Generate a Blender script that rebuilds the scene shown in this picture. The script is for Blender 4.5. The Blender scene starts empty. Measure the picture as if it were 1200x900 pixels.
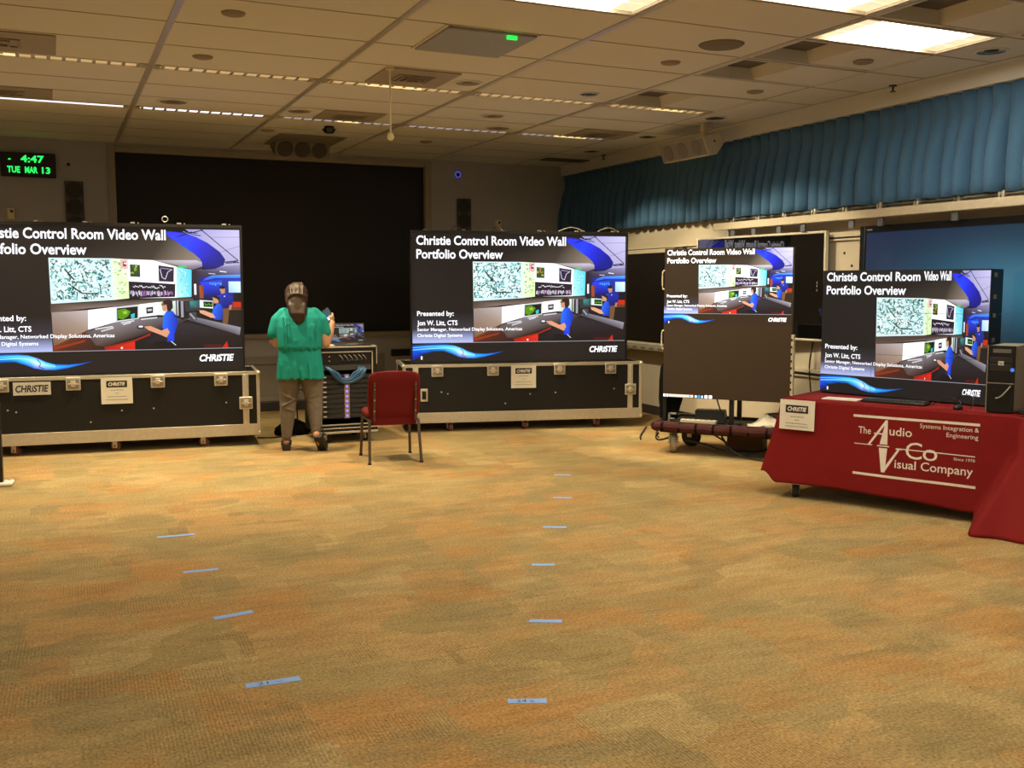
import bpy, bmesh, math, random
from mathutils import Vector, Matrix
C = bpy.context.scene.collection
S = bpy.context.scene
R = math.radians
PI = math.pi

# ------------------------------------------------------------------ camera, world, lamps, exposure
cam_d = bpy.data.cameras.new('camera'); cam = bpy.data.objects.new('camera', cam_d); C.objects.link(cam)
cam_d.sensor_width = 36.0; cam_d.lens = 36.0 * 1180 / 1200
cam.location = (0, 0, 1.6); cam.rotation_euler = (R(90 - 5.6), 0, R(-24.5))
S.camera = cam
W = bpy.data.worlds.new('world'); S.world = W; W.use_nodes = True
W.node_tree.nodes['Background'].inputs[0].default_value = (1, .85, .65, 1)
W.node_tree.nodes['Background'].inputs[1].default_value = 0.01
S.view_settings.view_transform = 'Standard'; S.view_settings.look = 'None'
S.view_settings.exposure = 0.0; S.view_settings.gamma = 1.0; S.view_settings.use_curve_mapping = False
LAMP = (1.0, .87, .64)
TROFFER_W = 24.0          # emission of the lit troffers
def area(name, x, y, w, d, e, z=3.255, col=LAMP):
    l = bpy.data.lights.new(name, 'AREA'); l.shape = 'RECTANGLE'; l.size = w; l.size_y = d; l.energy = e; l.color = col
    o = bpy.data.objects.new(name, l); C.objects.link(o); o.location = (x, y, z); return o
# lit ceiling troffers of the part of the room behind the camera
area('troffer_light', 1.4, 2.2, 1.15, .55, 46)
area('troffer_light', 4.0, 2.2, 1.15, .55, 46)
area('troffer_light', -1.2, .5, 1.15, .55, 46)
DOWN_W = 345.0            # watts of the recessed downlights
DOWN_COL = (1.0, .84, .54)

# ------------------------------------------------------------------ colours and materials
def lin(c):
    c = c / 255.0
    return c / 12.92 if c <= .04045 else ((c + .055) / 1.055) ** 2.4
def rgb(r, g, b): return (lin(r), lin(g), lin(b), 1.0)
MATS = {}
def mat(name, col, rough=.5, metal=0.0, var=.12, scale=25.0, bump=0.0, spec=.5, emit=None, es=1.0, sheen=0.0):
    if name in MATS: return MATS[name]
    m = bpy.data.materials.new(name); m.use_nodes = True; MATS[name] = m
    nt = m.node_tree; b = nt.nodes['Principled BSDF']
    b.inputs['Roughness'].default_value = rough; b.inputs['Metallic'].default_value = metal
    b.inputs['Specular IOR Level'].default_value = spec
    if sheen: b.inputs['Sheen Weight'].default_value = sheen
    tc = nt.nodes.new('ShaderNodeTexCoord'); nz = nt.nodes.new('ShaderNodeTexNoise')
    nz.inputs['Scale'].default_value = scale; nz.inputs['Detail'].default_value = 3
    nt.links.new(tc.outputs['Object'], nz.inputs['Vector'])
    mx = nt.nodes.new('ShaderNodeMix'); mx.data_type = 'RGBA'
    mx.inputs[6].default_value = tuple(c * (1 - var) for c in col[:3]) + (1,)
    mx.inputs[7].default_value = tuple(min(1, c * (1 + var)) for c in col[:3]) + (1,)
    nt.links.new(nz.outputs['Fac'], mx.inputs[0]); nt.links.new(mx.outputs[2], b.inputs['Base Color'])
    if bump:
        bp = nt.nodes.new('ShaderNodeBump'); bp.inputs['Strength'].default_value = bump; bp.inputs['Distance'].default_value = .01
        nt.links.new(nz.outputs['Fac'], bp.inputs['Height']); nt.links.new(bp.outputs['Normal'], b.inputs['Normal'])
    if emit:
        b.inputs['Emission Color'].default_value = emit; b.inputs['Emission Strength'].default_value = es
    return m
def screen_mat(name, rough=.35, spec=.3, strength=1.0):
    m = bpy.data.materials.new(name); m.use_nodes = True; nt = m.node_tree; b = nt.nodes['Principled BSDF']
    b.inputs['Base Color'].default_value = (.012, .011, .011, 1); b.inputs['Roughness'].default_value = rough
    b.inputs['Specular IOR Level'].default_value = spec
    a = nt.nodes.new('ShaderNodeAttribute'); a.attribute_name = 'Col'
    nt.links.new(a.outputs['Color'], b.inputs['Emission Color']); b.inputs['Emission Strength'].default_value = strength
    return m

black_panel = mat('black_laminate', (.011, .010, .0095, 1), .5, bump=.05, scale=200, spec=.3)
alu = mat('aluminium', (.62, .57, .48, 1), .38, .55, var=.15, scale=60)
alu_dark = mat('worn_aluminium', (.34, .31, .26, 1), .42, .6, var=.25, scale=80)
chrome = mat('chrome', (.6, .58, .55, 1), .22, 1.0)
black_metal = mat('black_metal', (.012, .011, .010, 1), .4, .2)
black_plastic = mat('black_plastic', (.014, .013, .013, 1), .45)
dark_rubber = mat('dark_rubber', (.02, .018, .016, 1), .7)
red_wheel = mat('oxblood_wheel', (.16, .045, .035, 1), .5)
white_paper = mat('white_paper', (.72, .68, .58, 1), .8, var=.05)
black_ink = mat('black_ink', (.01, .01, .01, 1), .7)
grey_ink = mat('grey_ink', (.25, .24, .22, 1), .8)
white_ink = mat('white_ink', (.82, .74, .66, 1), .7)
cream = mat('cream_plastic', (.62, .55, .40, 1), .5)
white_metal = mat('white_metal', (.66, .60, .50, 1), .45, var=.05)
wall_paint = mat('wall_paint', (.43, .425, .44, 1), .75, var=.05, scale=4, bump=.02)
side_wall_paint = mat('side_wall_paint', (.56, .49, .37, 1), .75, var=.06, scale=5, bump=.02)
tile_mat = mat('ceiling_tile', (.665, .655, .63, 1), .85, var=.05, scale=90, bump=.12)
runner_mat = mat('ceiling_runner', (.50, .47, .44, 1), .3, .2)
seam_mat = mat('ceiling_seam', (.38, .33, .26, 1), .7)
grey_grille = mat('grey_grille', (.13, .125, .115, 1), .7, bump=.2, scale=220)
charcoal_grille = mat('charcoal_grille', (.085, .082, .075, 1), .75, bump=.2, scale=220)
charcoal_cone = mat('charcoal_cone', (.04, .038, .035, 1), .7)

# ------------------------------------------------------------------ geometry helpers
class MB:
    def __init__(s): s.bm = bmesh.new()
    def box(s, c, d, rz=0, m=0, rx=0, ry=0):
        M = Matrix.Translation(c) @ Matrix.Rotation(rz, 4, 'Z') @ Matrix.Rotation(ry, 4, 'Y') @ Matrix.Rotation(rx, 4, 'X') @ Matrix.Diagonal((d[0], d[1], d[2], 1))
        r = bmesh.ops.create_cube(s.bm, size=1, matrix=M)
        for v in r['verts']:
            for f in v.link_faces: f.material_index = m
        return s
    def box2(s, a, b, m=0):
        return s.box([(a[i] + b[i]) / 2 for i in range(3)], [abs(b[i] - a[i]) for i in range(3)], m=m)
    def cyl(s, p0, p1, r0, r1=None, n=16, m=0):
        p0 = Vector(p0); p1 = Vector(p1); r1 = r0 if r1 is None else r1
        d = p1 - p0; q = d.to_track_quat('Z', 'Y').to_matrix().to_4x4()
        M = Matrix.Translation((p0 + p1) / 2) @ q
        r = bmesh.ops.create_cone(s.bm, cap_ends=True, segments=n, radius1=r0, radius2=r1, depth=d.length, matrix=M)
        for v in r['verts']:
            for f in v.link_faces: f.material_index = m
        return s
    def ball(s, c, r, n=12, m=0, rot=None):
        if not hasattr(r, '__len__'): r = (r, r, r)
        M = Matrix.Translation(c) @ (rot if rot else Matrix()) @ Matrix.Diagonal((r[0], r[1], r[2], 1))
        q = bmesh.ops.create_uvsphere(s.bm, u_segments=n + 4, v_segments=n, radius=1, matrix=M)
        for v in q['verts']:
            for f in v.link_faces: f.material_index = m
        return s
    def chain(s, pts, rs, n=14):
        for i, p in enumerate(pts):
            s.ball(p, rs[i], 10)
            if i: s.cyl(pts[i - 1], p, rs[i - 1], rs[i], n)
        return s
    def face(s, pts, m=0):
        f = s.bm.faces.new([s.bm.verts.new(p) for p in pts]); f.material_index = m; return s
    def prism(s, poly, lo, hi, axis='z', m=0):
        def P(a, b, h): return {'z': (a, b, h), 'y': (a, h, b), 'x': (h, a, b)}[axis]
        A = [s.bm.verts.new(P(a, b, lo)) for a, b in poly]; B = [s.bm.verts.new(P(a, b, hi)) for a, b in poly]
        fs = [s.bm.faces.new(A[::-1]), s.bm.faces.new(B)]
        n = len(poly)
        for i in range(n): fs.append(s.bm.faces.new((A[i], A[(i + 1) % n], B[(i + 1) % n], B[i])))
        for f in fs: f.material_index = m
        bmesh.ops.recalc_face_normals(s.bm, faces=fs)
        return s
    def loft(s, rings, m=0, cap=True):
        V = [[s.bm.verts.new(p) for p in r] for r in rings]; n = len(V[0])
        for i in range(len(V) - 1):
            for k in range(n):
                f = s.bm.faces.new((V[i][k], V[i][(k + 1) % n], V[i + 1][(k + 1) % n], V[i + 1][k])); f.material_index = m
        if cap:
            for r in (V[0][::-1], V[-1]):
                f = s.bm.faces.new(r); f.material_index = m
        return s
    def grid(s, P, m=0):
        V = [[s.bm.verts.new(p) for p in r] for r in P]
        for i in range(len(V) - 1):
            for k in range(len(V[0]) - 1):
                f = s.bm.faces.new((V[i][k], V[i][k + 1], V[i + 1][k + 1], V[i + 1][k])); f.material_index = m
        return s
    def tube(s, pts, r, n=8, m=0):
        P = [Vector(p) for p in pts]
        Q = []
        for i in range(len(P) - 1):                                # Catmull-Rom
            a = P[max(i - 1, 0)]; b = P[i]; c = P[i + 1]; d = P[min(i + 2, len(P) - 1)]
            for t in (0, .25, .5, .75):
                Q.append(.5 * ((2 * b) + (c - a) * t + (2 * a - 5 * b + 4 * c - d) * t * t + (3 * b - a - 3 * c + d) * t ** 3))
        Q.append(P[-1])
        rings = []; up = Vector((0, 0, 1))
        for i, p in enumerate(Q):
            t = (Q[min(i + 1, len(Q) - 1)] - Q[max(i - 1, 0)]).normalized()
            x = t.cross(up)
            if x.length < .05: x = t.cross(Vector((0, 1, 0)))
            x.normalize(); y = x.cross(t)
            rings.append([p + (x * math.cos(2 * PI * k / n) + y * math.sin(2 * PI * k / n)) * r for k in range(n)])
        return s.loft(rings, m)
    def build(s, name, mats, parent=None, bevel=0.0, smooth=35, seg=2, fix=True):
        if fix: bmesh.ops.recalc_face_normals(s.bm, faces=s.bm.faces[:])
        me = bpy.data.meshes.new(name); s.bm.to_mesh(me); s.bm.free()
        if not isinstance(mats, (list, tuple)): mats = [mats]
        for m in mats: me.materials.append(m)
        o = bpy.data.objects.new(name, me); C.objects.link(o)
        if smooth:
            for p in me.polygons: p.use_smooth = True
            me.set_sharp_from_angle(angle=R(smooth))
        if bevel:
            b = o.modifiers.new('bevel', 'BEVEL'); b.width = bevel; b.segments = seg; b.limit_method = 'ANGLE'; b.angle_limit = R(40)
        if parent: o.parent = parent
        return o
def tag(o, label=None, cat=None, group=None, kind=None):
    if label: o['label'] = label
    if cat: o['category'] = cat
    if group: o['group'] = group
    if kind: o['kind'] = kind
    return o
def thing(name, label, cat, loc=(0, 0, 0), rz=0, group=None):
    o = bpy.data.objects.new(name, None); C.objects.link(o); o.empty_display_size = .1
    o.location = loc; o.rotation_euler = (0, 0, rz); return tag(o, label, cat, group)
def struct(o): o['kind'] = 'structure'; return o
def dup(root, loc, rz=None, label=None, scale=None):
    def cp(o, par):
        c = o.copy(); C.objects.link(c)
        if par: c.parent = par
        for ch in list(o.children): cp(ch, c)
        return c
    r = cp(root, None); r.location = loc
    if rz is not None: r.rotation_euler = (0, 0, rz)
    if label: r['label'] = label
    if scale: r.scale = scale
    return r
def dup_part(o, parent, loc=None):
    c = o.copy(); C.objects.link(c); c.parent = parent
    if loc is not None: c.location = loc
    for ch in list(o.children):
        d = ch.copy(); C.objects.link(d); d.parent = c
    return c
TXT = {}
def text_geo(s, bold=0.0, shear=0.0):
    key = (s, bold, shear)
    if key in TXT: return TXT[key]
    cu = bpy.data.curves.new('t', 'FONT'); cu.body = s; cu.offset = bold; cu.shear = shear; cu.resolution_u = 3
    o = bpy.data.objects.new('t', cu); C.objects.link(o)
    dg = bpy.context.evaluated_depsgraph_get(); me = o.evaluated_get(dg).to_mesh()
    vs = [(v.co.x, v.co.y) for v in me.vertices]; fs = [tuple(p.vertices) for p in me.polygons]
    o.evaluated_get(dg).to_mesh_clear(); bpy.data.objects.remove(o); bpy.data.curves.remove(cu)
    x0 = min(v[0] for v in vs); x1 = max(v[0] for v in vs)
    TXT[key] = (vs, fs, x0, x1); return TXT[key]
def print_line(mb, x0, x1, z, h, y, seed, T=None):
    rd = random.Random(seed); x = x0
    while x < x1 - .004:
        w = min(rd.uniform(.008, .022), x1 - x); P = [(x, y, z), (x + w, y, z), (x + w, y, z + h), (x, y, z + h)]
        mb.face([T(p) if T else p for p in P]); x += w + .004
CAP = .70                                                           # cap height of the built-in font
def put_text(mb, s, x0, x1, zb, cap, y, bold=0.0, shear=0.0, m=0, T=None):
    """text in the local XZ plane, spanning x0..x1, standing on zb, facing -Y"""
    vs, fs, a, b = text_geo(s, bold, shear); k = (x1 - x0) / (b - a)
    V = []
    for x, yy in vs:
        p = (x0 + (x - a) * k, y, zb + yy / CAP * cap)
        V.append(mb.bm.verts.new(T(p) if T else p))
    for f in fs:
        try: g = mb.bm.faces.new([V[i] for i in f]); g.material_index = m
        except ValueError: pass
def baked(o, name=None):
    """replace a modifier object by its evaluated mesh"""
    dg = bpy.context.evaluated_depsgraph_get(); me = bpy.data.meshes.new_from_object(o.evaluated_get(dg))
    o.modifiers.clear(); o.data = me
    return o
def fuse(mb, name, m, parent, voxel=.008, it=6):
    o = mb.build(name, m, None, smooth=0)
    r = o.modifiers.new('r', 'REMESH'); r.mode = 'VOXEL'; r.voxel_size = voxel
    s = o.modifiers.new('s', 'SMOOTH'); s.iterations = it; s.factor = .5
    baked(o)
    for p in o.data.polygons: p.use_smooth = True
    if not o.data.materials: o.data.materials.append(m)
    o.parent = parent
    return o

# ------------------------------------------------------------------ the room
CE = 3.27; XW = 6.77; XL = -3.2; YB = 12.9; YF = -3.0
def carpet():
    m = bpy.data.materials.new('carpet'); m.use_nodes = True; nt = m.node_tree; N = nt.nodes; L = nt.links; b = N['Principled BSDF']
    b.inputs['Roughness'].default_value = .95; b.inputs['Specular IOR Level'].default_value = .15
    b.inputs['Sheen Weight'].default_value = .25; b.inputs['Sheen Roughness'].default_value = .4
    b.inputs['Sheen Tint'].default_value = (1, .85, .55, 1)
    tc = N.new('ShaderNodeTexCoord')
    def noise(sc, det=4, vec=None, rough=.55):
        n = N.new('ShaderNodeTexNoise'); n.inputs['Scale'].default_value = sc; n.inputs['Detail'].default_value = det; n.inputs['Roughness'].default_value = rough
        L.new(vec or tc.outputs['Object'], n.inputs['Vector']); return n
    def mapping(rz, sx, sy):
        n = N.new('ShaderNodeMapping'); n.inputs['Rotation'].default_value = (0, 0, rz); n.inputs['Scale'].default_value = (sx, sy, 1)
        L.new(tc.outputs['Object'], n.inputs['Vector']); return n.outputs['Vector']
    def ramp(src, stops):
        r = N.new('ShaderNodeValToRGB'); e = r.color_ramp.elements
        e[0].position, e[0].color = stops[0]; e[1].position, e[1].color = stops[1]
        for p, c in stops[2:]:
            q = e.new(p); q.color = c
        L.new(src, r.inputs['Fac']); return r.outputs['Color']
    def mix(a, c, f, mode='MIX'):
        x = N.new('ShaderNodeMix'); x.data_type = 'RGBA'; x.blend_type = mode
        if isinstance(f, float): x.inputs[0].default_value = f
        else: L.new(f, x.inputs[0])
        for s, v in ((6, a), (7, c)):
            if isinstance(v, tuple): x.inputs[s].default_value = v
            else: L.new(v, x.inputs[s])
        return x.outputs[2]
    # warped block pattern, each carpet tile with its own tint
    v0 = mapping(R(0), 1, 1)
    warp = noise(2.2, 3)
    va = N.new('ShaderNodeVectorMath'); va.operation = 'SCALE'; va.inputs['Scale'].default_value = .10; L.new(warp.outputs['Color'], va.inputs[0])
    vb = N.new('ShaderNodeVectorMath'); vb.operation = 'ADD'; L.new(va.outputs[0], vb.inputs[0]); L.new(v0, vb.inputs[1])
    vor = N.new('ShaderNodeTexVoronoi'); vor.distance = 'CHEBYCHEV'; vor.inputs['Scale'].default_value = 2.4; vor.inputs['Randomness'].default_value = .75
    L.new(vb.outputs[0], vor.inputs['Vector'])
    sep = N.new('ShaderNodeSeparateColor'); L.new(vor.outputs['Color'], sep.inputs[0])
    base = ramp(sep.outputs[0], [(0.0, (.34, .255, .115, 1)), (1.0, (.45, .34, .165, 1)), (.4, (.40, .30, .14, 1)), (.75, (.44, .275, .115, 1))])
    big = noise(1.15, 5, None, .65)
    def madd(a, b, k):
        n = N.new('ShaderNodeMath'); n.operation = 'MULTIPLY_ADD'; L.new(a, n.inputs[0]); n.inputs[1].default_value = k; L.new(b, n.inputs[2]); return n.outputs[0]
    vor2 = N.new('ShaderNodeTexVoronoi'); vor2.distance = 'CHEBYCHEV'; vor2.inputs['Scale'].default_value = 1.0; vor2.inputs['Randomness'].default_value = .6
    mp2 = N.new('ShaderNodeMapping'); mp2.inputs['Scale'].default_value = (2.3, 3.6, 1); L.new(vb.outputs[0], mp2.inputs[0]); L.new(mp2.outputs[0], vor2.inputs['Vector'])
    sep2 = N.new('ShaderNodeSeparateColor'); L.new(vor2.outputs['Color'], sep2.inputs[0])
    f1 = ramp(madd(sep2.outputs[0], big.outputs['Fac'], .30), [(.65, (0, 0, 0, 1)), (.83, (.72, .72, .72, 1))])
    base = mix(base, (.43, .225, .075, 1), f1)
    big2 = noise(1.7, 5, mapping(R(20), 1, 1.8), .6)
    f2 = ramp(madd(sep2.outputs[1], big2.outputs['Fac'], .25), [(.62, (0, 0, 0, 1)), (.80, (.75, .75, .75, 1))])
    base = mix(base, (.27, .215, .105, 1), f2)
    sp = noise(75, 5, None, .8)
    f3 = ramp(sp.outputs['Fac'], [(.34, (.22, .21, .19, 1)), (.64, (1.6, 1.55, 1.45, 1))])
    base = mix(base, f3, .75, 'MULTIPLY')
    st_ = noise(9, 8, mapping(R(-12), .35, 1.5), .72); f4 = ramp(st_.outputs['Fac'], [(.34, (.66, .62, .55, 1)), (.64, (1.22, 1.22, 1.18, 1))]); base = mix(base, f4, .5, 'MULTIPLY')
    # ribbed bands in some of the tiles
    wv = N.new('ShaderNodeTexWave'); wv.inputs['Scale'].default_value = 17.0; wv.inputs['Distortion'].default_value = 3.5; wv.inputs['Detail'].default_value = 2; wv.inputs['Detail Scale'].default_value = 6
    L.new(mapping(R(4), 1.3, .5), wv.inputs['Vector'])
    fw = ramp(wv.outputs['Fac'], [(.2, (.66, .62, .55, 1)), (.5, (1, 1, 1, 1))])
    nb = noise(1.6, 3); fm = ramp(madd(sep2.outputs[2], nb.outputs['Fac'], .45), [(.83, (0, 0, 0, 1)), (.87, (.75, .75, .75, 1))])
    base2 = mix(base, fw, 1.0, 'MULTIPLY'); base = mix(base, base2, fm)
    L.new(base, b.inputs['Base Color'])
    bp = N.new('ShaderNodeBump'); bp.inputs['Strength'].default_value = .6; bp.inputs['Distance'].default_value = .006
    L.new(sp.outputs['Fac'], bp.inputs['Height']); L.new(bp.outputs['Normal'], b.inputs['Normal'])
    return m
struct(MB().box2((XL - .1, YF - .1, -.1), (XW + .1, YB + .1, 0)).build('floor', carpet(), smooth=0))
struct(MB().box2((XL - .1, YF, 0), (XL, YB, CE + .3)).build('wall_left', wall_paint, smooth=0))
struct(MB().box2((XL - .1, YF - .1, 0), (XW + .1, YF, CE + .3)).build('wall_front', wall_paint, smooth=0))
struct(MB().box2((XW, YF, 0), (XW + .1, YB, CE + .3)).build('wall_right', side_wall_paint, smooth=0))
# back wall with the projection screen recess
bw = MB()
bw.box2((XL - .1, YB, 0), (.70, YB + .15, CE + .3)); bw.box2((4.64, YB, 0), (XW + .1, YB + .15, CE + .3))
bw.box2((.70, YB, 0), (4.64, YB + .15, .96)); bw.box2((.70, YB, 3.2), (4.64, YB + .15, CE + .3)); bw.box2((.70, YB + .12, .96), (4.64, YB + .15, 3.2))
struct(bw.build('wall_back', wall_paint, smooth=0))
skirt = mat('dark_skirting', (.035, .03, .026, 1), .6)
struct(MB().box2((XL, YB - .015, 0), (XW, YB, .11)).build('baseboard_back', skirt, bevel=.004))
struct(MB().box2((XW - .015, YF, 0), (XW, YB - .015, .11)).build('baseboard_right', skirt, bevel=.004))
# ceiling: a grid of tiles with holes where fixtures sit
XR = [.76 - 1.315 * 3, .76 - 1.315 * 2, .76 - 1.315, .76, 2.075, 3.39, 4.705, 5.92]
YS = [YF, -2.3, -1.65, -1.0, -.35, .3, .95, 1.6, 2.25, 2.9, 3.6, 4.33, 4.98, 5.58, 6.23, 6.9, 7.56, 8.27, 8.42, 9.05, 9.66, 10.22, 10.36, 11.0, 11.65, 12.3, YB]
HOLES = {(4, 12): 'troffer', (5, 11): 'troffer', (6, 12): 'troffer', (6, 13): 'dark', (6, 14): 'dark', (6, 11): 'dark', (6, 16): 'dark'}
cl = MB(); sm = MB()
xe = XR + [6.52]
for i in range(len(xe) - 1):
    for k in range(len(YS) - 1):
        strip = k in (17, 21) and i < 7
        if (i, k) in HOLES or strip: continue
        cl.box2((xe[i], YS[k], CE), (xe[i + 1], YS[k + 1], CE + .02))
cl.box2((xe[-1], YF, CE), (XW, YB, CE + .02)); cl.box2((XL - .1, YF, CE), (xe[0], YB, CE + .02))
struct(cl.build('ceiling', tile_mat, smooth=0))
struct(MB().box2((XL - .1, YF - .1, CE + .3), (XW + .1, YB + .15, CE + .32)).build('ceiling', skirt, smooth=0))
mr = MB()
for x in XR[1:7]: mr.box2((x - .022, YF, CE - .007), (x + .022, YB, CE + .001))
struct(mr.build('trim_1', runner_mat, smooth=0))
for k, y in enumerate(YS[1:-1]):
    if k + 1 in (17, 18, 21, 22): continue
    sm.box2((XL, y - .007, CE - .003), (6.52, y + .007, CE + .001))
for x in (5.92, 6.52): sm.box2((x - .008, YF, CE - .003), (x + .008, YB, CE + .001))
struct(sm.build('trim_2', seam_mat, smooth=0))
# soffit that carries the curtain
struct(MB().box2((6.64, YF, 3.14), (XW, YB, CE)).build('trim_3', tile_mat, smooth=0))
# projection screen frame and the ledge below it
fr = MB(); fr.box2((.66, YB - .02, .93), (.745, YB + .1, 3.24)); fr.box2((4.60, YB - .02, .93), (4.685, YB + .1, 3.24)); fr.box2((.745, YB - .02, 3.165), (4.60, YB + .1, 3.24))
struct(fr.build('trim_4', mat('frame_paint', (.36, .32, .26, 1), .6), bevel=.006))
struct(MB().box2((.66, YB - .07, .93), (4.685, YB + .1, .99)).build('trim_5', mat('ledge_paint', (.30, .27, .23, 1), .5), bevel=.006))
ps = thing('projection_screen', 'large black projection screen recessed in the back wall', 'screen', (0, YB, 0))
MB().box2((.745, .06, .99), (4.60, .09, 3.165)).build('screen_sheet', mat('black_screen_cloth', (.008, .0075, .0075, 1), .6), ps, smooth=0)
# access panel doors in the low wall below the projection screen
panel_mat = mat('panel_paint', (.27, .24, .20, 1), .6)
for nm, (a, b2) in (('trim_6', (2.05, 2.95)), ('trim_7', (3.0, 4.0))):
    q = MB(); q.box2((a, YB - .03, .13), (a + .1, YB, .7)); q.box2((b2 - .1, YB - .03, .13), (b2, YB, .7)); q.box2((a + .1, YB - .03, .6), (b2 - .1, YB, .7)); q.box2((a + .1, YB - .03, .13), (b2 - .1, YB, .2)); q.box2((a + .1, YB - .012, .2), (b2 - .1, YB, .6))
    struct(q.build(nm, panel_mat, bevel=.004))
tag(MB().box2((4.1, YB - .04, .66), (4.42, YB, .75)).build('wall_outlet_box', black_plastic, bevel=.006), 'small black box on the back wall left of the middle screen', 'outlet box')

# ------------------------------------------------------------------ ceiling lamps
lens_mat = mat('lit_lens', (.9, .9, .85, 1), .4, emit=(1.0, .88, .66, 1), es=TROFFER_W)
lens_edge = mat('lit_lens_edge', (.8, .75, .6, 1), .4, emit=(1.0, .80, .50, 1), es=TROFFER_W * .038)
def troffer(i, k, label):
    x0, x1, y0, y1 = XR[i] + .03, XR[i + 1] - .03, YS[k] + .02, YS[k + 1] - .02
    if i == 6: x1 = XR[7] - .01
    t = thing('ceiling_troffer', label, 'ceiling light', ((x0 + x1) / 2, (y0 + y1) / 2, CE), 0, 'lit ceiling troffers')
    w, d = (x1 - x0) / 2, (y1 - y0) / 2
    h = MB(); h.box2((-w, -d, -.004), (-w + .02, d, .06)); h.box2((w - .02, -d, -.004), (w, d, .06)); h.box2((-w + .02, -d, -.004), (w - .02, -d + .02, .06)); h.box2((-w + .02, d - .02, -.004), (w - .02, d, .06)); h.box2((-w, -d, .06), (w, d, .07))
    h.build('housing', white_metal, t, smooth=0)
    e = w - .02; c = e - .16
    g = MB(); g.box2((-c, -d + .02, .012), (c, d - .02, .02)); g.build('diffuser', lens_mat, t, smooth=0)
    for sgn in (-1, 1):
        q = MB()
        for j in range(3):
            a = -d + .025 + j * (2 * d - .05) / 3; bb = a + (2 * d - .05) / 3 - .012
            q.prism([(sgn * c, .012), (sgn * e, .012), (sgn * e, .045), (sgn * c, .03)], a, bb, 'y')
        q.build('end_reflector', lens_edge, t, smooth=0)
troffer(4, 12, 'lit white troffer at the top edge left of the other two')
troffer(5, 11, 'lit white troffer cut by the top edge, between the other two')
troffer(6, 12, 'lit white ceiling troffer wholly in view nearest the curtain')
dark_in = mat('unlit_reflector', (.34, .30, .24, 1), .5); dark_in2 = mat('unlit_reflector_well', (.10, .085, .07, 1), .6)
def dark_troffer(i, k, label):
    x0, x1, y0, y1 = XR[i] + .03, XR[i + 1] - .01, YS[k] + .02, YS[k + 1] - .02
    t = thing('unlit_troffer', label, 'ceiling light', ((x0 + x1) / 2, (y0 + y1) / 2, CE), 0, 'unlit ceiling troffers')
    w, d = (x1 - x0) / 2, (y1 - y0) / 2
    h = MB(); h.box2((-w, -d, -.004), (-w + .02, d, .12)); h.box2((w - .02, -d, -.004), (w, d, .12)); h.box2((-w + .02, -d, -.004), (w - .02, -d + .02, .12)); h.box2((-w + .02, d - .02, -.004), (w - .02, d, .12)); h.box2((-w, -d, .12), (w, d, .13))
    h.build('housing', tile_mat, t, smooth=0)
    q = MB()
    q.prism([(-w + .02, .0), (-w + .30, .11), (-w + .02, .11)], -d + .02, d - .02, 'y'); q.build('reflector', dark_in, t, smooth=0)
    MB().box2((-w + .30, -d + .02, .09), (-w + .52, d - .02, .119)).build('lamp_well', dark_in2, t, smooth=0)
    q = MB(); q.prism([(-w + .52, .11), (-w + .56, .004), (w - .02, .004), (w - .02, .11)], -d + .02, d - .02, 'y'); q.build('reflector', tile_mat, t, smooth=0)
dark_troffer(6, 13, 'unlit troffer just behind the lit one nearest the curtain')
dark_troffer(6, 14, 'unlit troffer second behind the lit one nearest the curtain')
dark_troffer(6, 11, 'unlit troffer at the top edge right of the lit troffers')
dark_troffer(6, 16, 'unlit troffer beside the right end of the near light strip')
chan = mat('strip_channel', (.55, .47, .32, 1), .4, .2)
fin_m = mat('strip_louver', (.9, .85, .72, 1), .25, .5)
warm_sheen = mat('warm_strip_sheen', (.5, .42, .25, 1), .5, emit=(1, .70, .36, 1), es=.40)  # amber sheen of an unlit strip, put in as emission
cool_reflection = mat('cool_strip_reflection', (.6, .6, .7, 1), .5, emit=(.80, .80, 1, 1), es=1.7)  # video walls reflected in the strip, put in as emission
dim_reflection = mat('dim_strip_reflection', (.5, .48, .5, 1), .5, emit=(.80, .74, .92, 1), es=.34)  # weaker screen reflection, likewise put in as emission
warm_glint = mat('warm_strip_glint', (.8, .7, .5, 1), .4, emit=(1, .75, .35, 1), es=1.0)  # specular glints of the strip, added as a glowing rod
def light_strip(i, k, lens, label, fins, bright=None):
    x0, x1 = XR[i] + .03, XR[i + 1] - .03; y0, y1 = YS[k], YS[k + 1]
    t = thing('light_strip', label, 'strip light', ((x0 + x1) / 2, (y0 + y1) / 2, CE), 0, 'recessed strip lights across the ceiling')
    w, d = (x1 - x0) / 2, (y1 - y0) / 2
    h = MB(); h.box2((-w, -d, -.003), (w, -d + .018, .06)); h.box2((-w, d - .018, -.003), (w, d, .06)); h.box2((-w - .03, -d, .06), (w + .03, d, .07)); h.box2((-w - .03, -d, -.003), (-w + .045, d, .06)); h.box2((w - .045, -d, -.003), (w + .03, d, .06))
    h.build('channel', chan, t, smooth=0)
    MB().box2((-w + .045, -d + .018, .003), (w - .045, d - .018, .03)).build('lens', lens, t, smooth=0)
    if fins:
        f = MB(); n = 12
        for j in range(n):
            x = -w + .06 + j * (2 * w - .12) / (n - 1)
            f.prism([(x - .004, .0035), (x + .004, .0035), (x + .013, -.006), (x - .013, -.006)], -d + .018, d - .018, 'y')
        f.box2((-w + .10, d - .024, -.004), (w - .10, d - .016, .004)); f.build('louver', fin_m, t, smooth=0)
    if bright:
        MB().cyl((-w + .09 + bright[0] * (2 * w - .18), 0, .002), (-w + .09 + bright[1] * (2 * w - .18), 0, .002), .012).build('tube', warm_glint, t)  # no real tube: glowing rod added for a glint
ORD = ['left end', 'second from the left', 'third from the left', 'fourth from the left', 'fifth from the left', 'right end']
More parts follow.
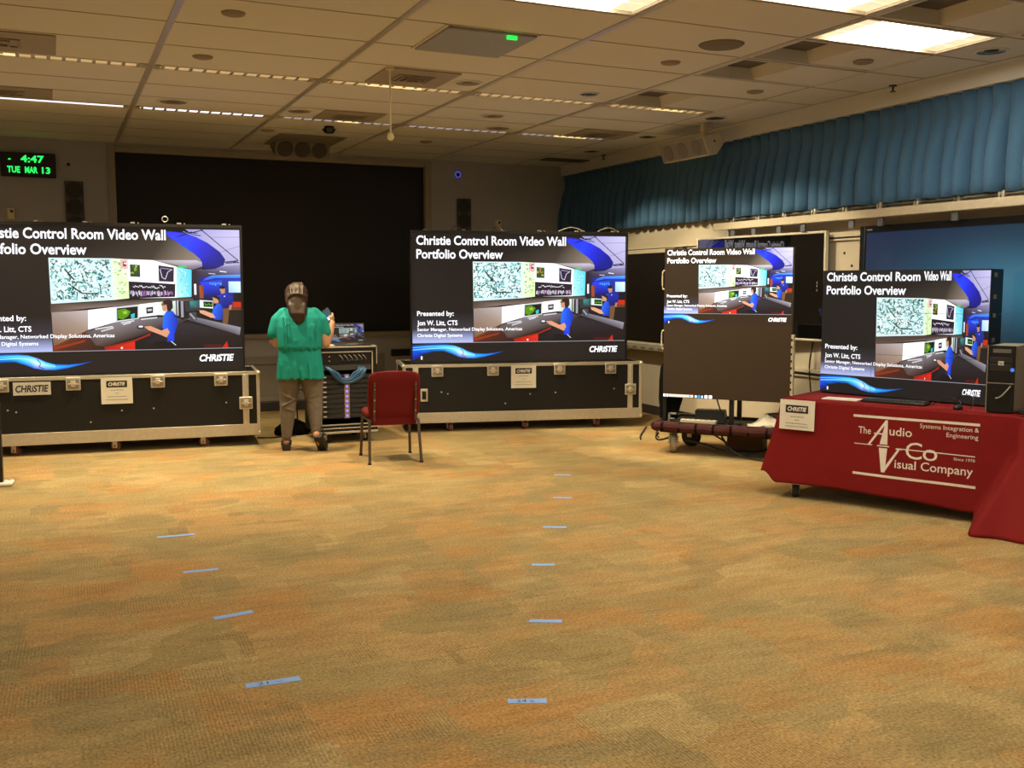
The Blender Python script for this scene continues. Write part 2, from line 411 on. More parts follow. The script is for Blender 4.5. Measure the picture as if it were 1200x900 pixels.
for j, i in enumerate((2, 3, 4, 5, 6)):
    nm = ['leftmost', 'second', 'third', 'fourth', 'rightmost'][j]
    light_strip(i, 17, warm_sheen, nm + ' section from the left of the nearer strip light, amber sheen painted in', True, (None if j in (1, 3) else ((0, .25), None, (.25, .7), None, (.45, .8))[j]))
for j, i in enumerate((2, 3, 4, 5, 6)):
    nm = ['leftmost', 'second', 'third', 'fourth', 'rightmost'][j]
    light_strip(i, 21, cool_reflection if j < 2 else dim_reflection, nm + ' section from the left of the farther strip light, bluish display reflection painted in', j > 0, (None, None, (.5, .7), None, (.4, .8))[j])
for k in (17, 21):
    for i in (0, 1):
        light_strip(i, k, warm_sheen if k == 17 else dim_reflection, ('nearer' if k == 17 else 'farther') + ' strip light section out of frame, ' + ('far left' if i == 0 else 'next left'), True)

# ------------------------------------------------------------------ ceiling fittings
def vent(x0, x1, y0, y1, label, m=tile_mat, core=True):
    t = thing('ceiling_vent', label, 'vent', ((x0 + x1) / 2, (y0 + y1) / 2, CE), 0, 'ceiling air vents')
    w, d = (x1 - x0) / 2, (y1 - y0) / 2
    MB().box2((-w, -d, -.012), (w, d, .0)).build('plate', m, t, bevel=.004)
    if core:
        f = MB()
        for q in range(3):
            a, b = w * (.5 - q * .14), d * (.42 - q * .12); z0, z1 = -.02 - q * .006, -.012
            f.box2((-a, -b, z0), (a, -b + .02, z1)); f.box2((-a, b - .02, z0), (a, b, z1)); f.box2((-a, -b + .02, z0), (-a + .02, b - .02, z1)); f.box2((a - .02, -b + .02, z0), (a, b - .02, z1))
        f.build('louvers', mat('vent_louver', (.25, .215, .17, 1), .6), t, smooth=0)
    return t
vent_m = mat('vent_plate', (.33, .285, .22, 1), .6)
vent(2.41, 3.03, 7.60, 8.21, 'square air vent behind the hanging white microphone', vent_m)
vent(-.80, .10, 7.60, 8.20, 'grey air vent at the left edge, above the amber strip', vent_m)
vent(-.80, .08, 9.66, 10.15, 'grey air vent at the left edge, above the bluish strip', vent_m)
vent(2.45, 3.06, 9.68, 10.20, 'square air vent just before the farther strip light, by the dome camera', vent_m)
vent(5.28, 5.95, 9.68, 10.20, 'square air vent before the right end of the farther strip', vent_m)
vent(6.0, 6.7, 12.05, 12.3, 'narrow dark slot vent near the far right corner', mat('slot_vent', (.08, .07, .055, 1), .6), False)
vent(5.98, 6.45, 4.4, 4.9, 'air vent in the upper right corner beside the unlit troffer', vent_m)
lp = thing('projector_lift_panel', 'pale grey ceiling panel with a small green light', 'ceiling panel', (2.72, 6.59, CE))
MB().box2((-.32, -.33, -.02), (.32, .33, 0)).build('panel', mat('lift_panel_grey', (.30, .31, .33, 1), .5), lp, bevel=.006)
fb = MB(); fb.box2((-.34, -.35, -.008), (-.32, .35, 0)); fb.box2((.32, -.35, -.008), (.34, .35, 0)); fb.box2((-.32, .33, -.008), (.32, .35, 0)); fb.build('frame', white_metal, lp)
MB().box2((.10, -.335, -.045), (.17, -.315, -.021)).build('indicator', mat('green_led', (.0, .4, .05, 1), .4, emit=(.02, 1, .08, 1), es=1.2), lp)
disc_m = mat('speaker_disc', (.28, .24, .19, 1), .7, bump=.2, scale=250); disc_d = mat('speaker_disc_dark', (.17, .145, .11, 1), .7, bump=.2, scale=250)
def ceiling_disc(x, y, r, label, nm, cat, m, grp):
    t = thing(nm, label, cat, (x, y, CE), 0, grp)
    MB().cyl((0, 0, -.012), (0, 0, 0), r * .9, r, 28).build('grille', m, t)
    q = MB(); q.cyl((0, 0, -.018), (0, 0, -.011), r * .62, r * .72, 24); q.build('cap', m, t)
ceiling_disc(4.32, 5.96, .16, 'large round ceiling speaker left of the lit troffer nearest the curtain', 'ceiling_speaker', 'speaker', disc_d, None)
for x, y, l in ((1.09, 6.53, 'small round detector at the top, left of the lift panel'), (1.08, 7.84, 'small round detector just before the amber strip, left side'), (4.31, 6.58, 'small round detector behind the large round ceiling speaker'),
                (5.61, 5.96, 'small round detector behind the lit troffer nearest the curtain'), (5.61, 7.24, 'small round detector beyond the two unlit troffers'),
                (2.2, 11.2, 'small round detector left of the overhead speaker tile'), (4.05, 11.3, 'small round detector beyond the bluish strip, centre')):
    ceiling_disc(x, y, .075, l, 'ceiling_detector', 'detector', disc_m, 'small round ceiling fittings')
def downlight(x, y, label, watts, r=.12, cone=100, aim=None, warm=True):
    t = thing('recessed_downlight', label, 'downlight', (x, y, CE), 0, 'recessed downlights')
    n = 32; k_ = r / .12
    ring = lambda L: [[(a * k_ * math.cos(2 * PI * k / n), a * k_ * math.sin(2 * PI * k / n), z) for k in range(n)] for a, z in L]
    MB().loft(ring(((.12, -.0005), (.12, -.008), (.105, -.010), (.10, -.006))), cap=False).build('trim_ring', tile_mat, t)
    MB().loft(ring(((.10, -.006), (.085, -.003), (.05, -.001))), cap=False).build('reflector', mat('tan_baffle', (.26, .22, .17, 1), .5) if warm else mat('reflector_black_chrome', (.25, .25, .27, 1), .12, 1.0), t)
    MB().ball((0, 0, -.004), (.05 * k_, .05 * k_, .01)).build('bulb', mat('tan_bulb', (.20, .17, .13, 1), .4) if warm else mat('dark_bulb', (.03, .03, .035, 1), .1), t)
    if watts:
        l = bpy.data.lights.new('downlight_lamp', 'SPOT'); l.energy = watts; l.color = DOWN_COL; l.spot_size = R(cone); l.spot_blend = .35 if aim else .7; l.shadow_soft_size = .06
        o = bpy.data.objects.new('lamp', l); C.objects.link(o); o.parent = t; o.location = (0, 0, -.04)
        if aim: o.rotation_euler = Vector(aim).to_track_quat('-Z', 'Y').to_euler()
for x, y, r, w, cn, aim, l in ((6.20, 5.32, .12, 0, 0, None, 'chrome downlight right of the lit troffer nearest the curtain'), (6.12, 8.53, .12, 0, 0, None, 'chrome downlight just past the end of the amber strip'), (6.19, 9.9, .12, 0, 0, None, 'chrome downlight left of the white hanging speaker'), (6.22, 11.25, .12, 0, 0, None, 'farthest chrome downlight, near the valance and back wall'),
                      (1.08, 9.84, .145, 1, 110, None, 'tan downlight right of the first ceiling runner, before the bluish strip'), (2.24, 9.86, .13, .8, 110, None, 'tan downlight just left of the dome camera'), (3.21, 7.93, .12, 1, 110, None, 'tan downlight right of the square vent by the hanging microphone'), (4.41, 10.03, .145, 0.85, 72, (.64, .10, -.76), 'tan downlight between the two strip lights, right half'),
                      (4.36, 7.94, .09, 0.85, 72, (.64, .0, -.76), 'small tan downlight just before the amber strip, right half'), (4.05, 9.35, .12, 0.75, 72, (.66, -.12, -.74), 'tan downlight between the two strip lights, right of centre'),
                      (-.9, 9.84, .12, .8, 110, None, 'downlight out of frame at the left, by the bluish strip'), (-.9, 7.9, .12, .8, 110, None, 'downlight out of frame at the left, by the amber strip')):
    downlight(x, y, l, DOWN_W * w, r, cn, aim, l[:3] == 'tan')
dc = thing('dome_camera', 'small black camera under the bluish strip light', 'camera', (2.74, 10.67, CE))
MB().cyl((0, 0, -.03), (0, 0, 0), .055, .05, 20).build('base', black_plastic, dc)
MB().cyl((0, 0, -.07), (0, 0, -.03), .045, .075, 20).build('dome', mat('gloss_black', (.008, .008, .008, 1), .1), dc)
mic = thing('hanging_microphone', 'thin white rod microphone hanging from the ceiling', 'microphone', (2.44, 7.62, CE))
MB().cyl((0, 0, -.02), (0, 0, 0), .03, .035).build('canopy', cream, mic)
MB().cyl((0, 0, -.5), (0, 0, -.02), .007, n=10).build('rod', mat('rod_ivory', (.8, .72, .5, 1), .4), mic)
MB().ball((0, 0, -.525), (.028, .028, .034)).build('capsule', mat('capsule_ivory', (.85, .76, .45, 1), .4), mic)
for x, y, l in ((6.5, 6.55, 'small dark sprinkler head near the valance, by the lit troffer'), (6.55, 11.53, 'small dark sprinkler head near the far corner')):
    t = thing('sprinkler_head', l, 'sprinkler', (x, y, CE), 0, 'ceiling sprinklers')
    q = MB(); q.cyl((0, 0, -.01), (0, 0, 0), .03, .035); q.build('escutcheon', black_metal, t)
    q = MB(); q.cyl((0, 0, -.05), (0, 0, -.01), .008); q.cyl((0, 0, -.055), (0, 0, -.05), .025); q.build('nozzle', black_metal, t)
hs = thing('hanging_speaker', 'white angled speaker box hanging from the ceiling before the teal valance', 'speaker', (6.22, 9.12, CE))
q = MB(); q.box2((-.03, -.30, -.16), (.03, -.24, 0)); q.box2((-.06, -.34, -.012), (.06, -.20, 0)); q.build('bracket', cream, hs, bevel=.004)
q = MB(); q.prism([(-.12, -.16), (.09, -.10), (.14, -.22), (.06, -.33), (-.04, -.34)], -.42, .42, 'y'); q.build('cabinet', mat('speaker_white', (.55, .50, .40, 1), .5), hs, bevel=.006)
gn = Vector((-.18, 0, -.08)).normalized(); g0 = Vector((-.12, 0, -.16)); g1 = Vector((-.04, 0, -.34))
q = MB()
q.loft([[g0 + gn * d + (g1 - g0) * a + Vector((0, y, 0)) for a, y in ((.06, -.40), (.06, .40), (.94, .40), (.94, -.40))] for d in (0, .006)]); q.build('grille', mat('speaker_grille', (.30, .285, .25, 1), .7, bump=.3, scale=250), hs)
for y in (-.26, 0, .26):
    c = g0 + (g1 - g0) * .5 + Vector((0, y, 0)); MB().cyl(c + gn * .006, c + gn * .012, .085, .08, 24).build('driver', mat('speaker_cone_grey', (.22, .21, .19, 1), .75), hs)
q = MB(); q.cyl((.02, -.428, -.2), (.02, -.42, -.2), .01, n=10); q.build('pivot_bolt', black_metal, hs)
# overhead three-driver speaker in its grey tile
os_ = thing('overhead_speaker', 'grey three driver speaker in a ceiling tile above the black screen', 'speaker', (2.72, 11.9, CE - .004))
MB().box2((-.36, -.55, -.01), (.40, .35, .0)).build('tile_plate', mat('speaker_tile', (.22, .195, .16, 1), .7), os_, bevel=.003)
q = MB(); q.prism([(-.02, -.01), (.3, -.01), (.3, -.04), (.05, -.17)], -.30, .34, 'x'); q.build('cabinet', mat('overhead_cabinet', (.20, .175, .14, 1), .7), os_, bevel=.005)
nrm = Vector((0, -.16, -.07)).normalized()
for x in (-.18, .02, .22):
    c = Vector((x, .012, -.092)); q = MB(); q.cyl(c, c + nrm * .012, .092, .085, 24); q.build('driver', mat('overhead_driver', (.075, .068, .056, 1), .8, bump=.3, scale=250), os_)

# ------------------------------------------------------------------ curtain valance over the right wall
random.seed(3)
P = []
nz = 9; ys = []; y = YF + .05; pl = []
while y < YB - .02:
    pitch = .158 * random.uniform(.85, 1.18); am = random.uniform(.75, 1.25); ph = random.uniform(-.15, .15)
    for k in range(12): ys.append((y + pitch * k / 12, k / 12, am, ph))
    y += pitch
for r in range(nz + 1):
    z = 3.14 - .825 * r / nz; f = r / nz; row = []
    for (yy, t, am, ph) in ys:
        w = abs(math.sin(PI * t)) ** (.55 if f > .25 else .8)
        A = .05 if f < .08 else (.035 if f < .25 else (.05 + .075 * min(1, (f - .2) * 2)))
        row.append((6.735 - A * am * w + .006 * math.sin(yy * 3 + f * 4), min(YB - .01, yy + ph * .05 * f), z + .004 * math.sin(yy * 9) * f))
    P.append(row)
o = MB().grid(P).build('curtain_valance', mat('teal_curtain', (.055, .15, .29, 1), .85, var=.1, scale=40, bump=.05, sheen=.1), smooth=70)
so = o.modifiers.new('s', 'SOLIDIFY'); so.thickness = .004; so.offset = 1
tag(o, 'long pleated teal valance hung above the right wall', 'curtain')

# ------------------------------------------------------------------ right wall: rails, boards, television
rail = thing('wall_rail', 'long cream rail under the teal valance', 'rail', (XW, 5.0, 0))
MB().box2((-.20, -3.0, 2.19), (-.13, 4.15, 2.265)).build('beam', mat('rail_cream', (.62, .54, .40, 1), .45), rail, bevel=.006)
MB().box2((-.13, -3.0, 2.205), (-.02, 4.15, 2.225)).build('mounting_web', mat('rail_cream', 0), rail)
q = MB(); q.cyl((-.10, -3, 2.30), (-.10, 4.05, 2.30), .012, n=10); q.build('upper_rod', alu_dark, rail)
q = MB()
for y in [k * .42 - 2.4 for k in range(16)]:
    q = MB(); q.box2((-.125, y - .012, 2.262), (-.075, y + .012, 2.325)); q.box2((-.125, y + .03, 2.262), (-.075, y + .045, 2.315)); q.build('clip', alu, rail, bevel=.003)
for y in (-1.1, .2, .95, 1.75, 2.1, 2.75, 3.1, 3.5, 3.85):
    q = MB(); q.box2((-.17, y - .03, 2.115), (-.15, y + .03, 2.192)); q.build('hanger', mat('hanger_grey', (.2, .22, .24, 1), .4, .5), rail, bevel=.003)
lr = thing('slotted_wall_rail', 'horizontal slotted rail on the right wall between the two boards', 'rail', (XW, 0, 0))
MB().box2((-.03, 4.5, 2.015), (0, 11.5, 2.075)).build('bar', mat('rail_cream', 0), lr, bevel=.004)
MB().box2((-.033, 4.5, 2.035), (-.029, 11.5, 2.050)).build('slot', black_metal, lr)
lr2 = thing('slotted_wall_rail', 'low slotted rail on the right wall behind the red table', 'rail', (XW, 0, 0))
MB().box2((-.03, 4.5, .70), (0, 9.5, .78)).build('bar', mat('rail_cream', 0), lr2, bevel=.004)
MB().box2((-.033, 4.5, .72), (-.029, 9.5, .745)).build('slot', black_metal, lr2)
glass = mat('black_glass', (.004, .004, .0045, 1), .02, spec=1.0); glass.node_tree.nodes['Principled BSDF'].inputs['Coat Weight'].default_value = 1.0; glass.node_tree.nodes['Principled BSDF'].inputs['Coat IOR'].default_value = 1.6
for y, z, l in ((7.35, 1.9, 'dark bolt hole in the right wall, upper of the pair'), (7.25, 1.78, 'dark bolt hole in the right wall, lower of the pair')):
    tag(MB().cyl((XW - .006, y, z), (XW, y, z), .012, n=10).build('wall_bolt', black_metal), l, 'bolt')
def board(y0, y1, z0, z1, label, nm, cat, frame, fw, tray=False):
    y0, y1, z0, z1 = y0 * .985, y1 * .985, 1.6 + (z0 - 1.6) * .985, 1.6 + (z1 - 1.6) * .985
    t = thing(nm, label, cat, (XW - .09, y0, z0))
    h = z1 - z0; L = y1 - y0
    MB().box2((.012, fw * .5, fw * .5), (.05, L - fw * .5, h - fw * .5)).build('back_housing', black_metal, t, bevel=.004)
    f = MB(); f.box2((-.012, 0, 0), (.03, fw, h)); f.box2((-.012, L - fw, 0), (.03, L, h)); f.box2((-.012, fw, 0), (.03, L - fw, fw)); f.box2((-.012, fw, h - fw), (.03, L - fw, h)); f.build('frame', frame, t, bevel=.004)
    if tray:
        MB().box2((-.09, 0, -.06), (.03, L, -.005)).build('pen_tray', alu, t, bevel=.006)
        q = MB()
        for k in range(9): q.box2((-.095, .1 + k * .19, -.045), (-.088, .2 + k * .19, -.02))
        q.build('tray_slots', alu_dark, t, bevel=.002)
    for k in (.25, .75):
        q = MB(); q.box2((.05, L * k - .05, h * .3), (.085, L * k + .05, h * .8)); q.build('wall_bracket', black_metal, t)
    return t, L, h
sil = mat('silver_frame', (.70, .64, .52, 1), .35, .3)
t, L_, h_ = board(10.2, 11.95, .86, 2.03, 'black interactive board with silver tray between the middle screen and the dolly screen', 'interactive_board', 'board', sil, .028, True)
MB().box2((.0, .028, .028), (.012, L_ - .028, h_ - .028)).build('glass', glass, t, smooth=0)
MB().box2((-.02, -.0, h_ - .035), (.0, L_, h_ + .012)).build('top_rail', cream, t, bevel=.004)
t, L_, h_ = board(7.6, 9.45, 1.055, 2.12, 'black glossy board with mirrored lettering behind the dolly screen', 'interactive_board', 'board', sil, .022); t.rotation_euler = (0, R(-.6), R(6.3))
MB().box2((.0, .022, .022), (.012, L_ - .022, h_ - .022)).build('glass', glass, t, smooth=0)
q = MB(); q.box2((-.004, .10, .48), (0, .108, .50)); q.box2((-.004, .10, .52), (0, .108, .54)); q.box2((-.004, .10, .55), (0, .108, .57)); q.build('status_marks', grey_ink, t)
tag(MB().tube([(XW - .02, 7.72, 1.05), (XW - .05, 7.72, .9), (XW - .04, 7.74, .75), (XW - .05, 7.70, .55), (XW - .03, 7.72, .3), (XW - .04, 7.7, .012)], .008).build('cable', black_plastic), 'black cord hanging down the right wall below the mirrored board', 'cord')
tv, L_, h_ = board(4.3, 7.16, .62, 2.135, 'large black bezelled television with a dim teal reflection painted on its screen on the right wall', 'wall_television', 'television', mat('gloss_bezel', (.01, .009, .009, 1), .25), .06)
bm_tv = bmesh.new()
tvm = screen_mat('television_reflection', .12, .5, 1.0)
me = bpy.data.meshes.new('picture'); V = []; cols = []  # sheet that holds the painted reflection
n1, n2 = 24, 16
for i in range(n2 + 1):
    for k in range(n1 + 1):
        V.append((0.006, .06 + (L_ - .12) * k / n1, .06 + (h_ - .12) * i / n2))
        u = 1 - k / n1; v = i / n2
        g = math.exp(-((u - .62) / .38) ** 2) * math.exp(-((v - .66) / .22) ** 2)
        cols.append((.008 + .022 * g + .006 * (1 - u), .018 + .125 * g + .006, .034 + .185 * g + .03 * (1 - u) * v, 1))  # teal reflection on the dark glass, painted into the emission colours
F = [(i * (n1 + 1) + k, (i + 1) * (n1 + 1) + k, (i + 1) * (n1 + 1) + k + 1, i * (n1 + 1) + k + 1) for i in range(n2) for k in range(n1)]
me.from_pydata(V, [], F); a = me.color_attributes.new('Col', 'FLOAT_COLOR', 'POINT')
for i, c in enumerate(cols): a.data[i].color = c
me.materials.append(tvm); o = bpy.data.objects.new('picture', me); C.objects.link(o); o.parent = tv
q = MB(); q.box2((-.0135, L_ - .15, h_ - .04), (-.012, L_ - .09, h_ - .030)); q.build('maker_mark', grey_ink, tv, smooth=0)

# ------------------------------------------------------------------ things on the back wall
ck = thing('wall_clock', 'black digital wall clock with green time and date', 'clock', (-.18, YB, 2.96))
MB().box2((-.285, -.06, -.135), (.285, 0, .135)).build('case', black_plastic, ck, bevel=.008)
q = MB(); gy = -.0625
put_text(q, '4:47', -.075, .165, .03, .075, gy, .02)
put_text(q, 'TUE', -.215, -.085, -.09, .068, gy, .025); put_text(q, 'MAR', -.035, .095, -.09, .068, gy, .025); put_text(q, '13', .14, .225, -.09, .068, gy, .025)
q.face([(-.2, gy, .05), (-.175, gy, .05), (-.175, gy, .062), (-.2, gy, .062)])
q.build('led_digits', mat('green_digits', (.0, .2, .03, 1), .4, emit=(.02, 1.0, .12, 1), es=1.6), ck, smooth=0)
def wall_speaker(x, z1, label):
    t = thing('wall_speaker', label, 'speaker', (x, YB, z1 - .62), 0, 'tall speakers set in the back wall')
    MB().box2((-.10, -.03, 0), (.10, 0, .62)).build('grille_frame', charcoal_grille, t, bevel=.004)
    for z in (.52, .325, .13):
        MB().cyl((0, -.036, z), (0, -.029, z), .086, .09, 28).build('driver', charcoal_cone, t)
        for sx in (-.075, .075):
            MB().prism([(sx - .018, z + .10), (sx + .018, z + .10), (sx * .9, z + .07)], -.034, -.029, 'y').build('corner_plate', grey_grille, t, smooth=0)
    return t
wall_speaker(.29, 2.80, 'tall dark three driver speaker in the back wall below the clock')
wall_speaker(5.155, 2.77, 'tall dark three driver speaker in the back wall right of the black screen')
def sensor(x, z, label):
    t = thing('motion_sensor', label, 'sensor', (x, YB, z), 0, 'cream wall sensors')
    MB().box2((-.04, -.04, -.065), (.04, 0, .065)).build('body', mat('sensor_cream', (.75, .66, .45, 1), .5), t, bevel=.01)
    MB().cyl((.008, -.046, .025), (.008, -.038, .025), .016).build('lens', black_plastic, t)
sensor(-.38, 2.41, 'small cream wall sensor below the green clock'); sensor(5.66, 2.435, 'small cream wall sensor above the middle video wall')
def torus(R_, r, n=28, k=8, axis='y'):
    return [[((R_ + r * math.cos(2 * PI * j / k)) * math.cos(2 * PI * i / n), r * math.sin(2 * PI * j / k), (R_ + r * math.cos(2 * PI * j / k)) * math.sin(2 * PI * i / n)) for j in range(k)] for i in range(n + 1)]
wr = thing('ring_light_button', 'small blue glowing ring on the back wall beside the black screen', 'indicator light', (5.07, YB, 3.09))
MB().cyl((0, -.012, 0), (0, 0, 0), .04, n=24).build('button', black_plastic, wr)
MB().loft(torus(.036, .006), cap=False).build('ring', mat('blue_ring', (.05, .05, .3, 1), .4, emit=(.16, .16, .95, 1), es=.55), wr).location = (0, -.014, 0)
tag(MB().cyl((.24, YB - .008, 2.99), (.24, YB, 2.99), .02, n=12).build('wall_plug', black_plastic), 'tiny dark round plug in the wall right of the clock', 'plug')

# ------------------------------------------------------------------ the slide shown on the screens
class Slide:
    """flat picture elements in the pixel frame of a 1200 x 762 view of the slide, laid on a screen face"""
    def __init__(s, x0, z0, w, h, gain=1.0, warp=None): s.warp = warp; s.x0, s.z0, s.w, s.h, s.gain = x0, z0, w, h, gain; s.V = []; s.F = []; s.c = []
    def pt(s, px, py, l):
        f = (px - 12) / 1168
        if s.warp: f = 1.275 * f if f < .5 else .6375 + (f - .5) * .725
        return (s.x0 + f * s.w, -.0006 * l, s.z0 + s.h - (py - 50) / 684 * s.h)
    def col(s, c): return tuple(lin(v) * s.gain for v in c)
    def poly(s, pts, c, l=1):
        n = len(s.V)
        for i, p in enumerate(pts):
            s.V.append(s.pt(p[0], p[1], l)); s.c.append(s.col(c[i] if hasattr(c[0], '__len__') else c))
        s.F.append(tuple(range(n, n + len(pts))))
    def rect(s, a, b, c, d, col, l=1): s.poly([(a, b), (c, b), (c, d), (a, d)], col, l)
    def strip(s, top, bot, ct, cb, l=1):
        for i in range(len(top) - 1):
            g = lambda c, j: c[j] if hasattr(c[0], '__len__') else c
            s.poly([top[i], top[i + 1], bot[i + 1], bot[i]], [g(ct, i), g(ct, i + 1), g(cb, i + 1), g(cb, i)], l)
    def ell(s, cx, cy, rx, ry, c, l=1, n=16): s.poly([(cx + rx * math.cos(2 * PI * k / n), cy + ry * math.sin(2 * PI * k / n)) for k in range(n)], c, l)
    def line(s, a, b, w, c, l=1):
        d = Vector((b[0] - a[0], b[1] - a[1])); n = Vector((-d.y, d.x)).normalized() * w / 2
        s.poly([(a[0] + n.x, a[1] + n.y), (b[0] + n.x, b[1] + n.y), (b[0] - n.x, b[1] - n.y), (a[0] - n.x, a[1] - n.y)], c, l)
    def text(s, t, x0, x1, yb, cap, c, bold=.02, shear=0, l=6):
        vs, fs, a, b = text_geo(t, bold, shear); k = (x1 - x0) / (b - a); n = len(s.V)
        for x, y in vs: s.V.append(s.pt(x0 + (x - a) * k, yb - y / CAP * cap, l)); s.c.append(s.col(c))
        for f in fs: s.F.append(tuple(n + i for i in f))
    def build(s, parent, m, name='picture'):
        me = bpy.data.meshes.new(name); me.from_pydata(s.V, [], s.F)
        a = me.color_attributes.new('Col', 'FLOAT_COLOR', 'POINT')
        for i, c in enumerate(s.c): a.data[i].color = (c[0], c[1], c[2], 1)
        me.materials.append(m); bm = bmesh.new(); bm.from_mesh(me)
        for f in bm.faces:
            f.normal_update()
            if f.normal.y > 0: f.normal_flip()
        bm.to_mesh(me); bm.free()
        o = bpy.data.objects.new(name, me); C.objects.link(o); o.parent = parent; return o
def draw_slide(s, bg=(36, 31, 28), seed=1, white=(262, 262, 268), over=1.0, narrow=None):
    rd = random.Random(seed); W_ = tuple(v * over for v in white)
    s.rect(12, 50, 1180, 734, bg, 0)
    # photograph of a control room: its ceiling
    s.poly([(600, 58), (860, 58), (1010, 215), (960, 250), (770, 206), (336, 198)], [bg, bg, (150, 135, 120), (120, 108, 98), (60, 52, 47), bg], 1)
    s.poly([(930, 58), (1176, 58), (1176, 290), (1000, 260), (1050, 150)], [(150, 145, 205), (200, 196, 235), (165, 160, 200), (90, 85, 115), (175, 170, 215)], 1)
    s.poly([(1060, 238), (1176, 225), (1176, 285), (985, 285), (960, 252)], [(135, 130, 165), (150, 146, 185), (80, 72, 110), (45, 38, 60), (60, 52, 70)], 2)
    s.line((1040, 95), (1176, 92), 2, (120, 115, 160), 2); s.line((1090, 165), (1176, 135), 2, (120, 115, 160), 2)
    top = [(845, 70), (900, 72), (960, 85), (1030, 122), (1085, 165), (1108, 200), (1100, 228), (1060, 246), (1005, 250)]
    bot = [(848, 92), (880, 112), (925, 145), (965, 172), (990, 196), (1000, 212), (1003, 226), (1004, 240), (1000, 249)]
    s.strip(top, bot, [(40, 50, 235), (35, 45, 235), (40, 55, 250), (30, 36, 190), (22, 26, 140), (20, 24, 120), (22, 26, 130), (16, 18, 90), (12, 12, 60)],
            [(30, 40, 200), (30, 60, 240), (20, 70, 255), (25, 45, 220), (25, 35, 200), (24, 30, 170), (20, 26, 140), (16, 18, 100), (12, 12, 60)], 3)
    s.poly([(778, 206), (900, 205), (975, 205), (1000, 214), (1003, 235), (960, 250), (900, 232)], [(160, 150, 150), (190, 180, 195), (200, 192, 215), (180, 172, 205), (120, 112, 135), (105, 95, 105), (150, 140, 145)], 3)
    for (a, b, c, d) in ((890, 95, 960, 70), (905, 90, 1010, 60), (930, 78, 1000, 88), (895, 72, 985, 76)): s.line((a, b), (c, d), 4, (25, 22, 60), 4)
    s.line((920, 70), (985, 95), 5, (150, 150, 230), 4); s.line((1000, 58), (1168, 205), 4, (40, 35, 45), 4)
    for (a, b, c, d) in ((1095, 214, 1168, 206), (1110, 218, 1160, 214), (1075, 258, 1110, 262), (1145, 210, 1172, 216)): s.line((a, b), (c, d), 5, (45, 42, 60), 4)
    s.line((1080, 257), (1112, 261), 5, (225, 222, 240), 5); s.line((1030, 268), (1060, 270), 4, (190, 190, 225), 5)
    # back of the control room
    s.poly([(985, 284), (1176, 284), (1176, 440), (985, 400)], [(30, 40, 130), (40, 60, 190), (40, 30, 30), (20, 20, 50)], 2)
    s.poly([(1015, 290), (1050, 277), (1176, 273), (1176, 289), (1060, 290), (1000, 305)], [(60, 80, 255), (60, 150, 255), (90, 175, 255), (60, 120, 255), (40, 90, 255), (50, 60, 255)], 3)
    s.rect(1120, 306, 1176, 360, [(190, 225, 250), (220, 240, 255), (205, 230, 250), (150, 200, 240)], 3)
    s.poly([(990, 310), (1090, 300), (1085, 370), (1000, 375)], [(40, 60, 235), (30, 80, 230), (15, 25, 110), (20, 30, 120)], 3)
    s.rect(1140, 362, 1176, 406, (26, 22, 26), 4); s.rect(1136, 404, 1176, 432, (190, 45, 20), 4); s.rect(1120, 430, 1176, 446, (95, 60, 35), 4)
    s.poly([(985, 326), (1006, 324), (1004, 388), (986, 388)], [(170, 80, 40), (110, 50, 25), (140, 70, 40), (150, 70, 35)], 4)
    for k in range(5): s.rect(1032 + k * 12, 312, 1040 + k * 12, 320 + (k % 3) * 3, (70, 150, 255), 4)
    # the big wall of maps
    s.poly([(335, 410), (955, 382), (958, 398), (492, 432), (335, 452)], [(70, 58, 52), (60, 50, 48), (95, 82, 78), (130, 112, 102), (95, 75, 62)], 1)
    s.poly([(948, 248), (986, 258), (986, 392), (944, 386)], [(36, 28, 40), (50, 42, 62), (40, 34, 50), (28, 24, 30)], 2)
    s.rect(962, 318, 972, 370, (235, 235, 250), 3)
    s.poly([(335, 198), (602, 199), (602, 394), (338, 410)], (205, 232, 232), 2)
    pal = [(14, 62, 66), (24, 88, 90), (60, 145, 148), (240, 250, 250), (250, 255, 255), (110, 190, 190), (250, 255, 255), (50, 115, 85), (140, 215, 222), (20, 60, 50)]
    for k in range(520):
        x = rd.uniform(337, 592); y = rd.uniform(201, 403 - (x - 335) * .055); a = rd.uniform(0, PI); ln = rd.uniform(5, 26); w = rd.uniform(2, 7)
        dx, dy = math.cos(a) * ln / 2, math.sin(a) * ln / 2
        x = min(max(x, 337 + abs(dx) + w), 600 - abs(dx) - w); y = min(max(y, 201 + abs(dy) + w), 396 - abs(dy) - w)
        s.line((x - dx, y - dy), (x + dx, y + dy), w, pal[rd.randrange(len(pal))], 3)
    for (a, b) in (((430, 330), (470, 362)), ((470, 362), (540, 364)), ((400, 250), (440, 300))): s.line(a, b, 6, (15, 48, 50), 4)
    s.poly([(602, 199), (672, 203), (672, 386), (602, 394)], [(225, 245, 215), (240, 250, 230), (215, 240, 170), (225, 245, 215)], 2)
    for k in range(46):
        x = rd.uniform(605, 660); y = rd.uniform(206, 376); s.rect(x, y, x + rd.uniform(3, 12), y + rd.uniform(2, 8), rd.choice([(150, 200, 90), (120, 180, 110), (210, 235, 120), (90, 160, 140), (250, 255, 240)]), 3)
    s.rect(638, 204, 671, 248, (225, 180, 180), 3); s.rect(650, 214, 664, 236, (120, 50, 60), 4); s.rect(654, 218, 668, 226, (240, 220, 225), 5)
    s.poly([(672, 203), (780, 206), (886, 236), (880, 384), (672, 386)], W_, 2)
    s.poly([(680, 226), (724, 229), (724, 286), (680, 284)], (52, 70, 40), 3)
